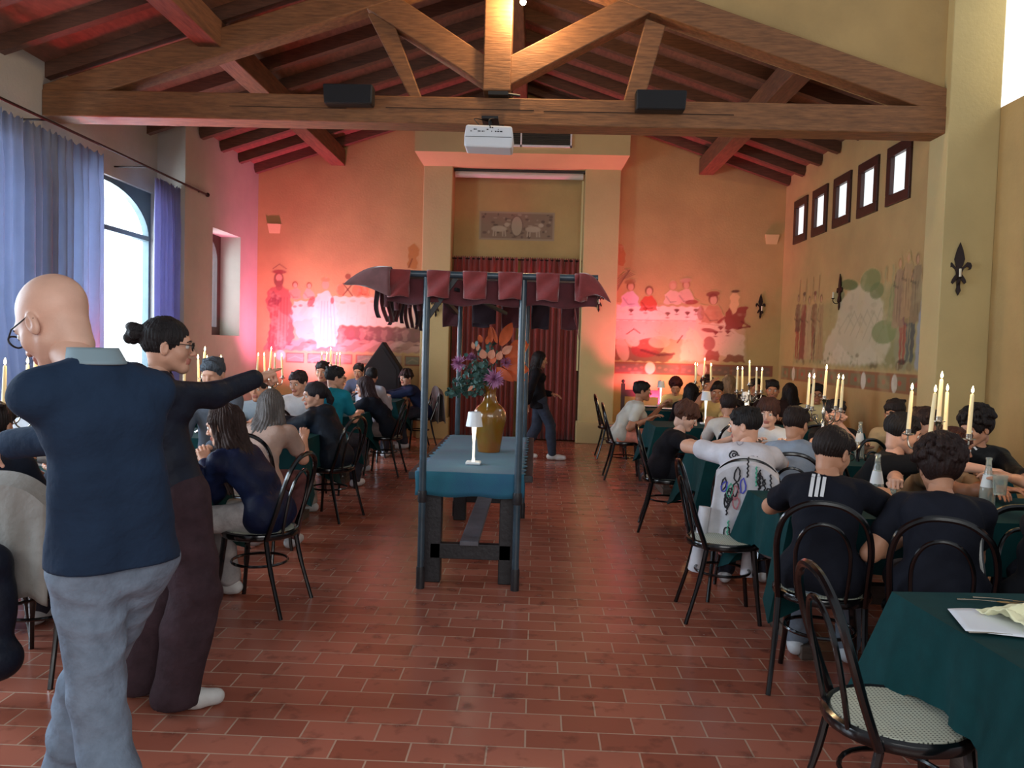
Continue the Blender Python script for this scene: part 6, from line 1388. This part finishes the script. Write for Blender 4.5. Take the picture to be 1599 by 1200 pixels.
# --- things that belong to the sitters
def shawl(name, cx, cy, ang, label, cat, m, z1=.93, z0=.40, w=.26, seed=1, group=None, depth=.06, flare=.03, marks=0):
    """a garment hung over a chair back"""
    a = radians(ang); f = V((sin(a), cos(a), 0)); r = V((cos(a), -sin(a), 0)); base = V((cx, cy, 0)); rr = random.Random(seed); ph = rr.uniform(0, 6)
    def fn(u, v):
        s = 2 * u - 1; side = -1 if v < .5 else 1; t = abs(2 * v - 1)
        top = z1 - .10 * abs(s) ** 2.5; zz = top - (top - z0) * t - .02 * sin(s * 6 + ph) * t
        return base + r * (s * (w + flare * t)) + f * (-.285 + side * (.028 + .03 * t) + .014 * sin(s * 11 + ph) * t + .0) + V((0, 0, zz))
    q = MB(); q.grid(fn, 28, 24); o = q.build(name, m, None, smooth=True, solid=.012); tag(o, label, cat, group)
    if marks:
        for k in range(marks):
            u0, v0 = rr.uniform(.12, .88), rr.uniform(.04, .42); q = MB(); n_ = 9; kind_ = k % 3
            pts = [fn(u0 + .045 * cos(2 * pi * j / n_) * (1 + .3 * rr.uniform(-1, 1)), v0 + .035 * sin(2 * pi * j / n_) * (1 + .3 * rr.uniform(-1, 1))) if kind_ else fn(u0 + .02 * (j % 2), v0 + .012 * j) for j in range(n_ + 1)]
            q.tube([p_ - f * .009 for p_ in pts], .005, 5); q.build('ink_scribble', (M_INK, M_INK, M_BLU, M_INK, M_PNK, M_INK, M_GRN)[k % 7], o, o.location, smooth=True)
    return o
q = place_chair(-2.28, 3.62, 2, 'bentwood chair at the left edge, hung with a grey coat and a rucksack')
shawl('grey_coat', -2.28, 3.62, 2, 'light grey-beige coat hung over the chair at the left edge', 'coat', cloth_mat((150, 146, 140)), z1=.955, z0=.42, w=.24)
bp_ = empty('rucksack', (-2.27, 3.18, .16), 0, 'black rucksack hanging from the chair at the left edge', 'backpack')
vv, qq = sdf_mesh([('e', (-2.27, 3.16, .44), (.17, .10, .28)), ('c', (-2.38, 3.15, .22), (-2.16, 3.15, .22), .09, .09), ('e', (-2.27, 3.06, .33), (.12, .05, .13)), ('c', (-2.36, 3.14, .62), (-2.18, 3.14, .62), .07, .07)], .011, .04, disp=folds(4, .008, 24)); fast_mesh('bag_body', vv, qq, cloth_mat((24, 30, 44), 'nylon'), bp_, bp_.location)
q = MB(); q.tube(spline([(-2.40, 3.09, .60), (-2.27, 3.045, .68), (-2.14, 3.09, .60)], 6), .004, 6); q.tube(spline([(-2.33, 3.12, .69), (-2.27, 3.2, .80), (-2.21, 3.12, .69)], 6), .010, 6); q.build('zip_and_handle', mat('zip_metal', (110, 116, 124), .4), bp_, bp_.location, smooth=True)
pn = PEOPLE['navyl']; shawl('grey_jacket', (pn['hip'] + pn['f'] * .055).x, (pn['hip'] + pn['f'] * .055).y, -115, 'grey jacket hung over the chair beside the left pilaster', 'jacket', cloth_mat((116, 110, 108)), z1=.935, z0=.40, w=.21, seed=3)
pg_ = PEOPLE['graphic']; c0 = pg_['hip'] + pg_['f'] * .055
M_SG = mat('scribbled_cloth', (204, 202, 208), .85, var=.15, scale=12)
shawl('scribbled_jacket', c0.x, c0.y, 14, 'white scribbled jacket tied over the chair in the aisle, sleeves hanging down', 'jacket', M_SG, z1=.93, z0=.36, w=.18, seed=5, flare=.05, marks=34)
q = MB()
for (x0, x1) in ((-.24, -.28), (.02, .03)):
    a = radians(14); f = V((sin(a), cos(a), 0)); r = V((cos(a), -sin(a), 0)); q = MB()
    q.tube([c0 * 1 + r * x0 - f * .35 + V((0, 0, -c0.z + .62)), c0 + r * (x0 * .5 + x1 * .5) - f * .37 + V((0, 0, -c0.z + .40)), c0 + r * x1 - f * .36 + V((0, 0, -c0.z + .23))], [.035, .035, .05], 10); tag(q.build('hanging_sleeve', M_SG, None, smooth=True), 'white sleeve with %s hanging below the scribbled jacket' % ('the aisle beside it' if x0 < 0 else 'chair legs behind it'), 'sleeve')
gp = HP(1568, 752, 4.18); make_glass(gp.x - .02, gp.y, gp.z - .07, 'tilted wine tumbler held up by the hand at the right edge', R=.036, H=.10)
